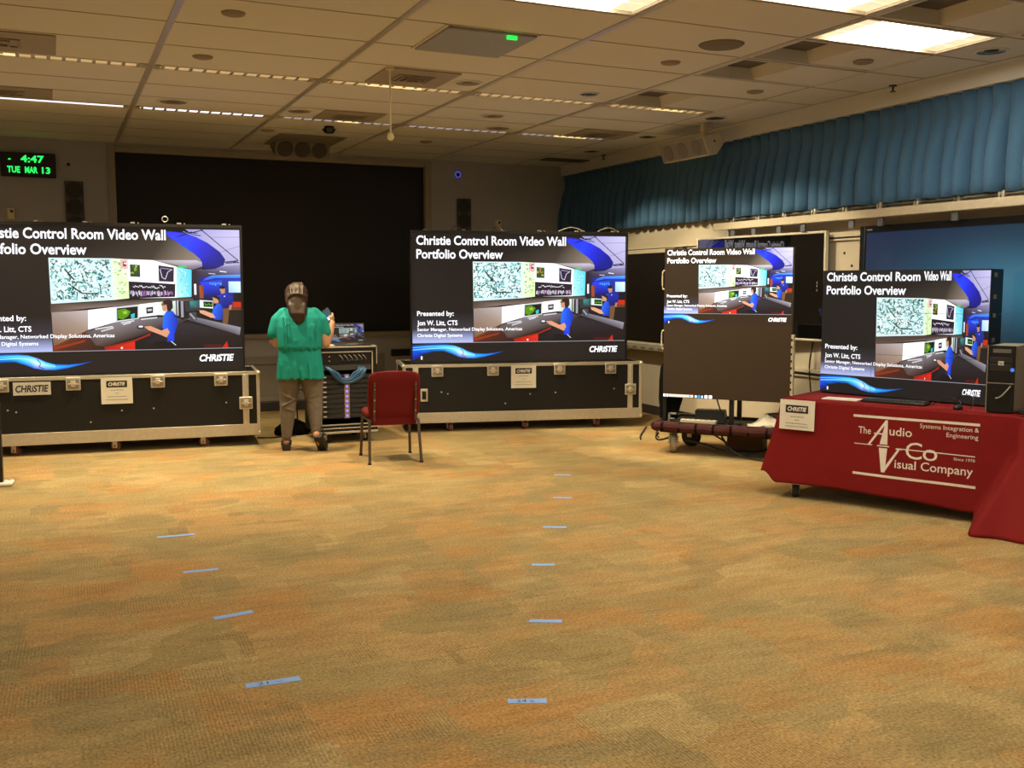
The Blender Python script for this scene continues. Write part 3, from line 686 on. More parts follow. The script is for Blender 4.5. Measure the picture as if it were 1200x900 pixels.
    for k in range(16):
        x = rd.uniform(682, 708); y = rd.uniform(230, 272); s.rect(x, y, x + rd.uniform(4, 12), y + rd.uniform(3, 10), rd.choice([(120, 180, 40), (70, 140, 50), (160, 200, 70), (190, 120, 50), (40, 90, 60)]), 4)
    s.poly([(805, 230), (874, 240), (871, 309), (805, 306)], (42, 34, 56), 3)
    for a, b in (((812, 248), (820, 288)), ((820, 288), (834, 296)), ((834, 296), (846, 262)), ((846, 262), (866, 250))): s.line(a, b, 3, (215, 210, 240), 4)
    s.line((815, 243), (866, 250), 2, (200, 195, 225), 4)
    s.poly([(672, 306), (740, 310), (878, 319), (875, 380), (672, 387)], (34, 26, 40), 3)
    px = 690
    for k in range(34):
        x = 680 + k * 5.6; s.line((x, 352 + rd.uniform(-3, 5)), (x + rd.uniform(-2, 3), 374 + rd.uniform(-8, 3)), 2.6, rd.choice([(225, 215, 240), (180, 120, 190), (240, 240, 250)]), 4)
    for k in range(16): s.line((690 + k * 9, 330 + rd.uniform(-6, 6)), (699 + k * 9, 334 + rd.uniform(-8, 8)), 3, (240, 240, 250), 4)
    s.poly([(886, 237), (953, 250), (949, 380), (880, 384)], [(150, 225, 235), (80, 205, 235), (110, 215, 240), (190, 245, 245)], 3)
    for k in range(24):
        x = rd.uniform(890, 938); y = rd.uniform(252, 368); s.line((x, y), (x + rd.uniform(-6, 8), y + rd.uniform(2, 12)), 2.5, rd.choice([(90, 170, 150), (210, 250, 250), (120, 190, 130), (235, 255, 255)]), 4)
    s.rect(890, 234, 930, 241, (70, 200, 90), 4)
    # consoles
    s.poly([(338, 450), (493, 440), (490, 532), (340, 606)], [(150, 135, 130), (190, 178, 178), (160, 138, 120), (120, 82, 55)], 2)
    s.poly([(340, 606), (490, 532), (560, 560), (560, 630), (338, 630)], [(125, 60, 32), (95, 55, 38), (62, 40, 34), (48, 30, 26), (85, 38, 22)], 2)
    s.poly([(338, 612), (480, 578), (470, 590), (340, 626)], (140, 50, 24), 3)
    s.poly([(493, 440), (613, 426), (610, 497), (490, 532)], W_, 3)
    s.poly([(613, 426), (714, 415), (712, 484), (610, 498)], (205, 210, 215), 3); s.poly([(617, 433), (708, 424), (706, 479), (616, 491)], (24, 26, 24), 4)
    s.poly([(620, 440), (652, 434), (676, 448), (664, 470), (640, 486), (620, 480)], (84, 140, 24), 5); s.poly([(640, 448), (660, 444), (662, 458), (646, 462)], (150, 190, 50), 6); s.poly([(676, 462), (694, 456), (692, 478), (678, 480)], (50, 190, 190), 5)
    s.poly([(714, 415), (797, 405), (795, 466), (712, 476)], W_, 3); s.poly([(744, 430), (776, 426), (775, 456), (745, 460)], (45, 45, 50), 4); s.poly([(750, 438), (770, 436), (769, 446), (751, 448)], (190, 190, 200), 5)
    s.poly([(797, 405), (888, 398), (888, 470), (795, 466)], [(225, 245, 225), (200, 225, 215), (180, 180, 190), (225, 235, 230)], 3); s.line((880, 398), (880, 478), 6, (60, 55, 65), 4); s.line((905, 400), (905, 478), 12, (150, 150, 165), 4)
    s.poly([(478, 542), (612, 498), (740, 478), (880, 474), (925, 486), (900, 512), (745, 556), (560, 612), (520, 606)], [(92, 80, 78), (130, 122, 124), (120, 112, 116), (80, 72, 80), (60, 54, 60), (46, 40, 44), (44, 36, 36), (62, 46, 42), (84, 68, 62)], 4)
    for (a, b, c, d) in ((520, 530, 596, 518), (545, 540, 600, 524), (632, 502, 690, 492), (640, 510, 676, 500), (720, 486, 792, 478)): s.line((a, b), (c, d), 6, (205, 205, 210), 5)
    s.poly([(556, 616), (690, 584), (690, 630), (560, 630)], [(170, 34, 20), (215, 44, 26), (205, 38, 22), (165, 32, 18)], 4); s.poly([(556, 614), (690, 582), (760, 552), (760, 562), (690, 590), (560, 622)], (150, 34, 24), 5); s.ell(632, 620, 5, 5, (245, 235, 225), 6, 8)
    s.poly([(690, 586), (770, 552), (905, 508), (930, 500), (1172, 566), (1172, 630), (690, 630)], [(26, 22, 24), (30, 26, 30), (46, 42, 48), (40, 35, 40), (36, 28, 30), (32, 22, 22), (22, 19, 21)], 3)
    s.poly([(918, 486), (965, 478), (1172, 530), (1166, 568), (1130, 556)], [(80, 76, 86), (120, 116, 128), (150, 146, 158), (110, 105, 116), (84, 78, 86)], 4)
    s.poly([(1082, 628), (1106, 596), (1112, 628)], (190, 34, 20), 5); s.rect(1000, 610, 1080, 628, (70, 22, 20), 4)
    s.poly([(915, 404), (985, 395), (985, 444), (922, 452)], (52, 50, 56), 4); s.poly([(940, 402), (980, 397), (980, 436), (942, 438)], [(60, 150, 140), (40, 90, 110), (50, 60, 70), (30, 60, 60)], 5)
    s.poly([(985, 395), (1046, 400), (1046, 437), (984, 432)], (215, 235, 225), 4); s.poly([(1002, 402), (1044, 404), (1044, 430), (1003, 428)], (26, 40, 26), 5)
    for k in range(4): s.line((1008 + k * 9, 412 + (k % 2) * 8), (1014 + k * 9, 422 - (k % 2) * 6), 3, (110, 190, 50), 6)
    s.poly([(934, 456), (968, 452), (970, 490), (946, 500), (936, 480)], (66, 66, 72), 5); s.line((940, 460), (962, 488), 8, (150, 150, 160), 6)
    s.ell(718, 522, 18, 10, (40, 40, 46), 5, 12); s.ell(718, 520, 11, 5, (225, 225, 232), 6, 12)
    # seated operator in the middle
    s.poly([(812, 408), (830, 400), (840, 430), (834, 448), (818, 446)], (196, 140, 112), 5)
    s.poly([(822, 398), (845, 392), (862, 400), (864, 430), (852, 450), (838, 446), (836, 418), (818, 410)], (48, 30, 28), 6); s.rect(812, 414, 830, 419, (40, 30, 34), 6)
    s.poly([(838, 444), (862, 448), (884, 478), (884, 505), (866, 560), (864, 594), (832, 594), (838, 556), (814, 528), (820, 470)], [(30, 80, 210), (30, 70, 200), (24, 50, 160), (22, 50, 160), (28, 60, 200), (30, 60, 220), (24, 50, 190), (30, 80, 230), (30, 100, 245), (40, 110, 250)], 5)
    s.poly([(732, 520), (762, 518), (808, 540), (836, 530), (846, 548), (832, 574), (808, 562), (752, 538)], (214, 150, 118), 6)
    s.line((868, 470), (912, 488), 9, (40, 30, 34), 5); s.poly([(780, 590), (866, 594), (880, 624), (770, 624)], (20, 17, 20), 4); s.line((850, 592), (872, 612), 4, (200, 200, 210), 5)
    # seated man and standing man at the right
    s.poly([(1044, 380), (1066, 376), (1076, 390), (1070, 412), (1050, 412)], (200, 145, 115), 5); s.poly([(1040, 380), (1060, 374), (1078, 384), (1076, 404), (1064, 390)], (34, 24, 24), 6)
    s.poly([(1046, 440), (1062, 416), (1080, 412), (1092, 440), (1086, 494), (1050, 490), (1040, 462)], [(40, 110, 245), (40, 110, 240), (30, 80, 210), (24, 60, 180), (24, 50, 150), (30, 70, 200), (40, 100, 240)], 5)
    s.poly([(982, 444), (1004, 446), (1044, 462), (1056, 482), (1036, 482), (986, 458)], (220, 158, 126), 6)
    s.poly([(1076, 336), (1092, 328), (1104, 338), (1102, 362), (1086, 366)], (190, 132, 104), 5); s.poly([(1072, 340), (1086, 326), (1104, 332), (1102, 342), (1084, 342)], (30, 22, 22), 6)
    s.poly([(1068, 376), (1084, 364), (1108, 360), (1144, 386), (1136, 424), (1118, 436), (1092, 440), (1080, 414)], [(40, 60, 190), (34, 50, 170), (30, 44, 160), (26, 40, 150), (18, 26, 100), (16, 22, 90), (20, 30, 110), (26, 40, 130)], 4)
    s.poly([(1092, 438), (1122, 434), (1112, 512), (1088, 510)], (112, 78, 50), 4); s.poly([(1122, 420), (1134, 420), (1128, 446), (1118, 440)], (180, 120, 95), 5); s.ell(1100, 378, 3, 3, (230, 230, 240), 6, 6)
    # lower band
    s.line((12, 632), (1176, 630), 3, (150, 150, 165), 4)
    s.strip([(12, 470), (336, 470)], [(12, 560), (336, 560)], bg, (56, 52, 60), 1); s.strip([(12, 560), (336, 560)], [(12, 632), (336, 632)], (56, 52, 60), (176, 186, 235), 1)
    tp = [(12, 645), (70, 642), (130, 641), (190, 641), (232, 646), (270, 660), (306, 678), (345, 690), (400, 693), (450, 689), (502, 680)]
    bt = [(12, 704), (70, 690), (130, 678), (180, 678), (222, 692), (256, 708), (300, 717), (345, 718), (400, 710), (450, 697), (502, 681)]
    md = [(t[0], t[1] * .55 + b_[1] * .45) for t, b_ in zip(tp, bt)]
    cm = [(10, 90, 235), (10, 130, 250), (20, 170, 255), (60, 215, 255), (120, 235, 255), (225, 250, 255), (140, 235, 255), (50, 190, 250), (30, 150, 240), (20, 110, 220), (10, 60, 150)]
    ce = [(10, 70, 210), (10, 85, 220), (10, 95, 225), (14, 100, 225), (20, 130, 235), (60, 170, 245), (30, 120, 220), (16, 80, 190), (14, 70, 180), (10, 50, 150), (8, 40, 110)]
    s.strip(tp, md, ce, cm, 2); s.strip(md, bt, cm, [(8, 60, 200)] + [(10, 40, 140)] * 3 + [(20, 80, 200)] * 4 + [(10, 60, 170)] * 3, 2)
    for dy, c in ((12, (110, 230, 255)), (24, (170, 240, 255))): 
        pts = [(t[0], t[1] + dy * (1 - i / 14)) for i, t in enumerate(tp[:8])]
        for a, b_ in zip(pts[:-1], pts[1:]): s.line(a, b_, 3, c, 3)
    for a, b_ in (((268, 664), (284, 686)), ((284, 686), (276, 700)), ((276, 700), (300, 712))): s.line(a, b_, 3, (10, 50, 150), 4)
    s.poly([(12, 704), (60, 692), (60, 700), (12, 726)], (10, 40, 150), 2)
    # words
    T_ = tuple(v for v in white)
    if narrow:
        s.text('Christie Control Room', 37, 572, 108, 46, T_, .022); s.text('Video Wall', 590, 836, 106, 46, T_, .022)
    else: s.text('Christie Control Room Video Wall', 37, 842, 110, 47, T_, .022)
    s.text('Portfolio Overview', 37, 497, 182, 47, T_, .022)
    s.text('Presented by:', 38, 232, 487, 25, T_, .02); s.text('Jon W. Litt, CTS', 38, 252, 537, 25, T_, .02)
    s.text('Senior Manager, Networked Display Solutions, Americas', 38, 602, 568, 17, T_, .016); s.text('Christie Digital Systems', 38, 278, 600, 17, T_, .016)
    s.text('1', 56, 64, 720, 17, T_, .02)
    s.text('CHRiSTIE', 977, 1136, 691, 31, T_, .035, .22)

# ------------------------------------------------------------------ flight cases with video walls on them
def caster_part(parent, x, y, big=.05, turn=0, wheel_m=red_wheel, h=.105):
    q = MB(); q.box2((-.04, -.04, h - .008), (.04, .04, h)); q.cyl((0, 0, h - .025), (0, 0, h - .008), .025)
    cs, sn = math.cos(turn), math.sin(turn)
    for sgn in (-1, 1): q.box((sgn * .028 * cs, sgn * .028 * sn, h * .62), (.006, .05, h * .66), turn)
    c = q.build('caster', alu, parent, bevel=.002); c.location = (x, y, 0)
    q = MB(); ax = Vector((cs, sn, 0)); q.cyl(ax * -.02 + Vector((0, 0, big)), ax * .02 + Vector((0, 0, big)), big, n=24); q.cyl(ax * -.034 + Vector((0, 0, big)), ax * .034 + Vector((0, 0, big)), .010)
    q.build('wheel', wheel_m, c, bevel=.004); return c
def latch(parent, x, z, m=alu):
    w, h = .065, .062
    q = MB(); q.box2((-w, -.012, -h), (w, .0, h)); l = q.build('latch', m, parent, bevel=.008); l.location = (x, 0, z)
    q = MB(); q.box2((-w + .014, -.014, -h + .014), (w - .014, -.0118, h - .02)); q.build('dish', alu_dark, l)
    q = MB(); q.box2((-.022, -.024, -.03), (.022, -.0138, .032)); q.cyl((0, -.027, -.005), (0, -.0138, -.005), .022, n=16); q.box2((-.045, -.018, -.01), (.045, -.0138, .004)); q.build('butterfly', alu, l, bevel=.003)
    return l
diamond = mat('diamond_plate', (.58, .53, .44, 1), .35, .55, var=.15)
def diamond_nodes(m):
    nt = m.node_tree; N = nt.nodes; L = nt.links; b = N['Principled BSDF']
    tc = N.new('ShaderNodeTexCoord'); mp = N.new('ShaderNodeMapping'); mp.inputs['Scale'].default_value = (26, 26, 26); L.new(tc.outputs['Object'], mp.inputs[0])
    ch = N.new('ShaderNodeTexVoronoi'); ch.inputs['Randomness'].default_value = .25; L.new(mp.outputs[0], ch.inputs['Vector'])
    ra = N.new('ShaderNodeValToRGB'); ra.color_ramp.elements[0].position = .18; ra.color_ramp.elements[0].color = (1, 1, 1, 1); ra.color_ramp.elements[1].position = .32; ra.color_ramp.elements[1].color = (0, 0, 0, 1)
    L.new(ch.outputs['Distance'], ra.inputs[0]); bp = N.new('ShaderNodeBump'); bp.inputs['Distance'].default_value = .006; bp.inputs['Strength'].default_value = .8
    L.new(ra.outputs[0], bp.inputs['Height']); L.new(bp.outputs[0], b.inputs['Normal'])
diamond_nodes(diamond)
LC, DC, ZB, ZT = 2.71, .75, .105, .745
def flight_case(origin, rz, label, wheels, placard, sticker=None):
    t = thing('flight_case', label, 'flight case', (origin[0], origin[1], 0), rz)
    MB().box2((0.006, .006, ZB + .004), (LC - .006, DC - .006, ZT - .006)).build('shell', black_panel, t)
    e = MB(); a = .035
    # edge angles
    for x0, x1 in ((0, a), (LC - a, LC)):
        for y0, y1 in ((0, .008), (DC - .008, DC)): e.box2((x0, y0, ZB), (x1, y1, ZT))
    e.box2((0, 0, ZT - .035), (LC, .008, ZT)); e.box2((0, DC - .008, ZT - .035), (LC, DC, ZT))
    for x0, x1 in ((-.0, .008), (LC - .008, LC)):
        e.box2((x0, 0, ZT - .035), (x1, DC, ZT)); e.box2((x0, 0, ZB), (x1, DC, ZB + .04)); e.box2((x0, 0, ZB), (x1, a, ZT)); e.box2((x0, DC - a, ZB), (x1, DC, ZT))
    e.box2((0, 0, ZT - .006), (LC, a, ZT)); e.box2((0, DC - a, ZT - .006), (LC, DC, ZT)); e.box2((0, a, ZT - .006), (a, DC - a, ZT)); e.box2((LC - a, a, ZT - .006), (LC, DC - a, ZT))
    for x in (.14, LC - .14): e.box2((x - .03, -.003, ZB + .11), (x + .03, .006, ZT - .03)); e.box2((x - .003, -.006, ZB + .11), (x + .003, .0, ZT - .03))
    e.build('edge_angles', alu, t, bevel=.003)
    MB().box2((.0, -.004, ZB - .002), (LC, .006, ZB + .112)).build('kick_band', diamond, t, bevel=.002)
    q = MB()
    for x in (0, LC):
        for y in (0, DC):
            for z in (ZB + .02, ZT - .02): q.ball((x + (.012 if x == 0 else -.012), y + (.012 if y == 0 else -.012), z), .024, 10)
    q.build('corner_caps', alu, t)
    for x in (.376, .99, 1.745, 2.335): latch(t, x, .672)
    latch(t, LC - .14, .43)
    h = MB(); h.box2((.19, -.004, .34), (.27, .004, .48)); l = h.build('recessed_handle', alu, t, bevel=.008)
    q = MB(); q.box2((.208, -.006, .365), (.252, -.0035, .455)); q.tube([(.238, -.006, .37), (.238, -.02, .39), (.238, -.02, .43), (.238, -.006, .45)], .006); q.build('handle_bar', black_metal, l)
    q = MB()
    for x, z in ((.49, .42), (1.41, .40), (1.13, .30), (.42, .44), (2.38, .44), (1.7, .41)): q.cyl((x, -.001, z), (x, .008, z), .008, n=10)
    q.build('rivets', alu, t)
    for x in wheels:
        caster_part(t, x, .09, turn=random.uniform(-.2, .2) + (1.0 if sticker else 0)); caster_part(t, x, DC - .13)
    # printed placard
    a0, a1 = placard; p = thing('placard', 'white printed placard taped to the ' + ('left' if sticker else 'middle') + ' flight case', 'placard', (0, 0, 0))
    p.location = t.location; p.rotation_euler = t.rotation_euler; p['group'] = 'printed placards'
    MB().box2((a0, -.0095, .468), (a1, -.0085, .722)).build('sheet', white_paper, p, smooth=0)
    MB().box2((a0 + .048, -.0105, .628), (a1 - .048, -.0095, .69)).build('black_block', black_ink, p, smooth=0)
    q = MB(); put_text(q, 'CHRiSTIE', a0 + .065, a1 - .065, .643, .032, -.0112, .03, .2); q.build('logo', white_ink, p, smooth=0)
    q = MB(); xc = (a0 + a1) / 2
    for k, (hw, zz_) in enumerate(((.055, .598), (.018, .567), (.085, .535), (.1, .505))): print_line(q, xc - hw, xc + hw, zz_, .006, -.0102, k)
    q.build('small_print', grey_ink, p, smooth=0)
    if sticker:
        st = thing('logo_sign', 'white label with bold black capitals on the left flight case', 'label', t.location[:], rz)
        MB().box2((sticker[0], -.0095, .578), (sticker[1], -.0085, .70)).build('sheet', mat('grey_label', (.52, .50, .46, 1), .6), st, smooth=0)
        q = MB(); put_text(q, 'CHRiSTIE', sticker[0] + .02, sticker[1] - .02, .608, .062, -.0102, .03, .2); q.build('logo', black_ink, st, smooth=0)
    return t
random.seed(5)
C1 = (-.831, 10.447); R1 = R(-5.45); C2 = (3.418, 10.347); R2 = R(-13.1)
flight_case(C1, R1, 'black aluminium edged flight case at far left under a video wall', (.459, 1.345, 2.165), (1.232, 1.514), (.474, .796))
flight_case(C2, R2, 'black aluminium edged flight case under the middle video wall', (.52, 1.37, 2.20), (1.193, 1.474))
led_face = screen_mat('led_face', .5, .12, 1.0)
def video_wall(origin, rz, x0, w, label, seed):
    t = thing('video_wall', label, 'video wall', (origin[0], origin[1], ZT), rz)
    z0, h = .022, 1.392
    MB().box2((x0 - .015, .07, 0), (x0 + w + .015, .16, z0 + h + .03)).build('cabinet', black_metal, t, bevel=.004)
    f = MB(); f.box2((x0 - .015, .045, z0 + h), (x0 + w + .015, .07, z0 + h + .03)); f.box2((x0 - .015, .045, 0), (x0 + w + .015, .07, z0)); f.box2((x0 - .015, .045, z0), (x0, .07, z0 + h)); f.box2((x0 + w, .045, z0), (x0 + w + .015, .07, z0 + h)); f.build('bezel', black_metal, t)
    s = Slide(x0, z0, w, h, 1.25); draw_slide(s, seed=seed, bg=(33, 28, 25)); o = s.build(t, led_face); o.location = (0, .068, 0)
    for k in range(6):
        x = x0 + .15 + k * (w - .3) / 5
        q = MB(); q.box2((x - .02, .075, z0 + h + .03), (x + .02, .11, z0 + h + .045)); q.cyl((x + .05, .06, z0 + h + .028), (x + .05, .06, z0 + h + .04), .007, n=8); q.build('top_lug', alu_dark, t)
    for sx in (x0 + .4, x0 + w - .4):
        q = MB(); q.prism([(.16, 0), (.55, 0), (.55, .03), (.17, 1.2), (.16, 1.2)], sx - .03, sx + .03, 'x'); q.build('back_brace', black_metal, t)
    return t, x0, w, z0 + h + .03
v1, a, w, zt = video_wall(C1, R1, .15, 2.41, 'video wall at far left showing the slide, cut by the frame edge', 11)
q = thing('ring_sensor', 'small pale ring standing on top of the left video wall', 'sensor', v1.matrix_basis @ Vector((1.86, .115, zt + .015)), R1)
MB().loft(torus(.026, .005), cap=False).build('ring', alu_dark, q).location = (0, 0, .034)
MB().box2((-.012, -.012, 0), (.012, .012, .006)).build('base', black_plastic, q)
v2, a, w, zt = video_wall(C2, R2, .115, 2.41, 'wide video wall in the middle showing the whole slide', 12)
for k, (x0, x1) in enumerate(((.55, .65), (1.0, 1.12), (1.75, 2.05), (2.2, 2.45))):
    o = MB().tube([(x0, .1, zt + .006), ((x0 + x1) / 2, .1, zt + .05), (x1, .1, zt + .006)], .006).build('cable_loop', mat('pale_cable', (.25, .2, .15, 1), .6)); o.location = v2.location; o.rotation_euler = v2.rotation_euler
    tag(o, ['first', 'second', 'third', 'fourth'][k] + ' thin cable loop from the left on top of the middle video wall', 'cable', 'cable loops on the middle video wall')

# ------------------------------------------------------------------ equipment rack with laptop
rk = thing('rack_case', 'black rolling rack case with blue lit equipment behind the red chair', 'rack case', (2.40, 9.95, 0))
RW, RD, RT = .61, .62, .985
q = MB(); q.box2((0, .02, .10), (.02, RD, RT)); q.box2((RW - .02, .02, .10), (RW, RD, RT)); q.box2((.02, RD - .02, .10), (RW - .02, RD, RT)); q.box2((.02, .02, .10), (RW - .02, RD - .02, .12)); q.box2((0, .02, RT - .02), (RW, RD, RT)); q.build('shell', black_panel, rk)
q = MB()
q.box2((0, 0, RT - .055), (RW, .02, RT)); q.box2((0, 0, .10), (RW, .02, .175)); q.box2((0, 0, .175), (.022, .02, RT - .055)); q.box2((RW - .055, 0, .175), (RW, .02, RT - .055)); q.build('front_frame', black_panel, rk)
q = MB(); a, b = .018, .012
q.box2((.018, -.008, .185), (.018 + b, .002, .935)); q.box2((.555, -.008, .185), (.555 + b, .002, .935)); q.box2((.018, -.008, .923), (.567, .002, .935)); q.box2((.018, -.008, .185), (.567, .002, .197)); q.build('inner_edge', alu, rk)
q = MB(); q.box2((-.004, -.006, RT - .014), (RW + .004, .012, RT + .002)); q.box2((RW - .006, -.006, .80), (RW + .004, .012, RT)); q.box2((RW - .006, -.006, .62), (RW + .004, .012, .70)); q.box2((-.004, -.006, .148), (RW + .004, .012, .160)); q.box2((-.004, -.006, .10), (RW + .004, .012, .122)); q.box2((-.004, 0, RT - .004), (.012, RD, RT + .002)); q.box2((RW - .012, 0, RT - .004), (RW + .004, RD, RT + .002)); q.build('edge_angles', alu, rk, bevel=.002)
for x in (.1, RW - .1):
    for y in (.09, RD - .1): caster_part(rk, x, y, .045, .6, dark_rubber, .10)
rack_face = mat('rack_face', (.010, .009, .009, 1), .4)
zz = [(.80, .922, 'patch_unit'), (.742, .796, 'patch_panel')]
z = .70
for k in range(9): zz.append((z - .046, z, 'server_unit')); z -= .050
led_v = mat('violet_led', (.1, .1, .3, 1), .4, emit=(.32, .22, 1.0, 1), es=1.1); led_o = mat('amber_led', (.2, .1, .02, 1), .4, emit=(1, .35, .08, 1), es=.5); led_b = mat('rack_panel_copper', (.30, .20, .14, 1), .5)
for (z0, z1, nm) in zz:
    u = MB(); u.box2((.032, .012, z0), (.553, .35, z1)); un = u.build(nm, rack_face if nm != 'patch_panel' else mat('rack_grey', (.06, .055, .05, 1), .5), rk, bevel=.003)
    if nm == 'server_unit':
        MB().box2((.268, .008, z0 - .002), (.322, .0125, z1 + .002)).build('copper_panel', led_b, un)
        q = MB(); q.box2((.283, .006, z0 + .012), (.307, .0085, z1 - .010)); q.build('status_light', led_v, un)
        q = MB(); q.box2((.05, .008, z0 + .016), (.085, .0125, z0 + .030)); q.build('badge', mat('badge_silver', (.5, .5, .48, 1), .5), un)
        q = MB(); q.box2((.1, .0105, z0 + .01), (.25, .0122, z1 - .01)); q.box2((.34, .0105, z0 + .01), (.54, .0122, z1 - .01)); q.build('mesh_front', mat('mesh_dark', (.02, .018, .017, 1), .6), un)
    elif nm == 'patch_unit':
        for k, px in enumerate((.22, .27, .32, .37, .42, .46)):
            MB().tube([(px, .012, .90), (px + .012, -.014, .885), (px + .03, -.016, .86), (px + .035, .012, .84)], .004, 6).build('patch_lead', grey_ink, un)
        q = MB(); q.cyl((.12, .008, .885), (.12, .0125, .885), .006, n=8); q.cyl((.12, .008, .84), (.12, .0125, .84), .006, n=8); q.build('amber_light', led_o, un)
        for a_, b_ in ((.24, .40), (.30, .50)): MB().tube([(a_, .010, .83), ((a_ + b_) / 2, -.012, .845), (b_, .010, .835)], .004, 6).build('patch_lead', black_plastic, un)
blue_c = mat('blue_patch_cable', (.055, .16, .33, 1), .5)
for k in range(8):
    a = .075 + k * .005; b = .50 - k * .012; dz = .615 + k * .0075; yy = -.016 - .008 * (k % 3)
    MB().tube([(a, .008, .785 - k * .001), (a + .03, yy, .75), (a + .10, yy, dz + .045), ((a + b) / 2 - .03, yy, dz), ((a + b) / 2 + .05, yy, dz + .002), (b - .06, yy, dz + .05), (b - .012, yy, .74), (b - .03 + k * .004, .008, .775)], .0065, 6).build('network_cable', blue_c, rk)
lt = thing('laptop', 'open laptop showing the slide on top of the rack case', 'laptop', (2.775, 10.10, RT + .003), R(-2)); lt.scale = (1.12, 1.0, 1.0)
q = MB(); q.box2((-.17, -.12, 0), (.17, .12, .014)); q.build('base', mat('laptop_dark', (.05, .045, .04, 1), .35, .5), lt, bevel=.003)
q = MB(); q.box2((-.155, -.02, .0138), (.155, .1, .0155)); q.build('keyboard', black_plastic, lt); MB().box2((-.05, -.11, .0138), (.05, -.035, .0148)).build('touchpad', grey_ink, lt)
sc = MB(); sc.box2((-.17, 0, 0), (.17, .007, .215)); lid = sc.build('lid', black_plastic, lt, bevel=.003); lid.location = (0, .118, .012); lid.rotation_euler = (R(-14), 0, 0)
s = Slide(-.16, .014, .32, .19, .5); draw_slide(s, seed=13); o = s.build(lid, led_face, 'display'); o.location = (0, -.001, 0); o.scale = (1, .2, 1)
pp = MB(); pp.prism([(-.09, -.06), (.08, -.08), (.10, .07), (-.06, .08)], 0, .012); o = pp.build('paper_stack', white_paper); o.location = (2.50, 10.06, RT + .003)
tag(o, 'small stack of white paper on the rack case left of the laptop', 'paper')

# ------------------------------------------------------------------ chair
red_cloth = mat('burgundy_upholstery', (.125, .007, .007, 1), .85, var=.12, scale=200, bump=.1, spec=.2)
bronze = mat('bronze_frame', (.11, .085, .062, 1), .35, .6)
ch = thing('stacking_chair', 'burgundy padded stacking chair with dark metal frame facing the rack', 'chair', (2.80, 8.86, 0), R(-7.5))
def pad(rows, n):
    return rows
q = MB()
rings = []
for zf in range(7):
    t = zf / 6; z = .40 + .44 * t; y = -.20 - .055 * t; w = .228 + .012 * math.sin(PI * t) + (.004 if t > .9 else 0); d = .032 * (1 if 0 < zf < 6 else .6)
    wv = .012 * math.sin(t * PI)
    n = 20
    rings.append([(w * math.copysign(abs(math.cos(2 * PI * k / n)) ** .25, math.cos(2 * PI * k / n)), y + wv + d * math.copysign(abs(math.sin(2 * PI * k / n)) ** .5, math.sin(2 * PI * k / n)), z + (.008 * math.cos(math.cos(2 * PI * k / n) * 1.4) if zf == 6 else 0)) for k in range(n)])
o = q.loft(rings).build('backrest', red_cloth, ch, smooth=60); sb = o.modifiers.new('s', 'SUBSURF'); sb.levels = sb.render_levels = 1
# lower back skirt reaches down to the seat frame
q = MB(); rings = []
for zf in range(5):
    t = zf / 4; z = .345 + .115 * t; y = -.195 - .012 * t; w = .205 + .012 * t; d = .018
    rings.append([(w * math.copysign(abs(math.cos(2 * PI * k / 20)) ** .25, math.cos(2 * PI * k / 20)), y + d * math.copysign(abs(math.sin(2 * PI * k / 20)) ** .5, math.sin(2 * PI * k / 20)), z) for k in range(20)])
q.loft(rings).build('back_skirt', red_cloth, ch, smooth=60)
q = MB(); rings = []
for zf, (sc_, z) in enumerate(((.93, .395), (1.0, .405), (1.02, .43), (1.0, .455), (.92, .468))):
    n = 28; rings.append([(.235 * sc_ * math.copysign(abs(math.cos(2 * PI * k / n)) ** .35, math.cos(2 * PI * k / n)), .05 + .235 * sc_ * math.copysign(abs(math.sin(2 * PI * k / n)) ** .35, math.sin(2 * PI * k / n)), z) for k in range(n)])
o = q.loft(rings).build('seat', red_cloth, ch, smooth=60); sb = o.modifiers.new('s', 'SUBSURF'); sb.levels = sb.render_levels = 1
for sx in (-1, 1):
    for yy, y2, nm in ((.265, .22, 1), (-.27, -.20, 0)):
        q = MB(); a = Vector((sx * .236, yy, 0)); b = Vector((sx * .222, y2, .395))
        d = .012
        q.loft([[a + Vector((i * d, j * d, 0)) for i, j in ((-1, -1), (1, -1), (1, 1), (-1, 1))], [b + Vector((i * d, j * d, 0)) for i, j in ((-1, -1), (1, -1), (1, 1), (-1, 1))]])
        l = q.build('leg', bronze, ch, bevel=.003); MB().box2((a.x - .015, a.y - .015, 0), (a.x + .015, a.y + .015, .02)).build('foot_cap', black_plastic, l, bevel=.003)
    q = MB(); a = Vector((sx * .186, -.222, .39)); b = Vector((sx * .186, -.272, .74)); d = .008
    q.loft([[a + Vector((i * d, j * d - .022, 0)) for i, j in ((-1, -1), (1, -1), (1, 1), (-1, 1))], [b + Vector((i * d, j * d - .022, 0)) for i, j in ((-1, -1), (1, -1), (1, 1), (-1, 1))]])
    u = q.build('back_upright', bronze, ch, bevel=.003)
    q = MB()
    for z in (.48, .58, .68, .72): q.cyl((sx * .186, -.270 - (z - .5) * .13, z), (sx * .186, -.24 - (z - .5) * .13, z), .008, n=8)
    q.build('screws', chrome, u)
q = MB()
for yy in (-.2, .22): q.box2((-.225, yy - .011, .375), (.225, yy + .011, .397))
for sx in (-.222, .222): q.box2((sx - .011, -.2, .375), (sx + .011, .22, .397))
q.build('seat_frame', bronze, ch, bevel=.003)

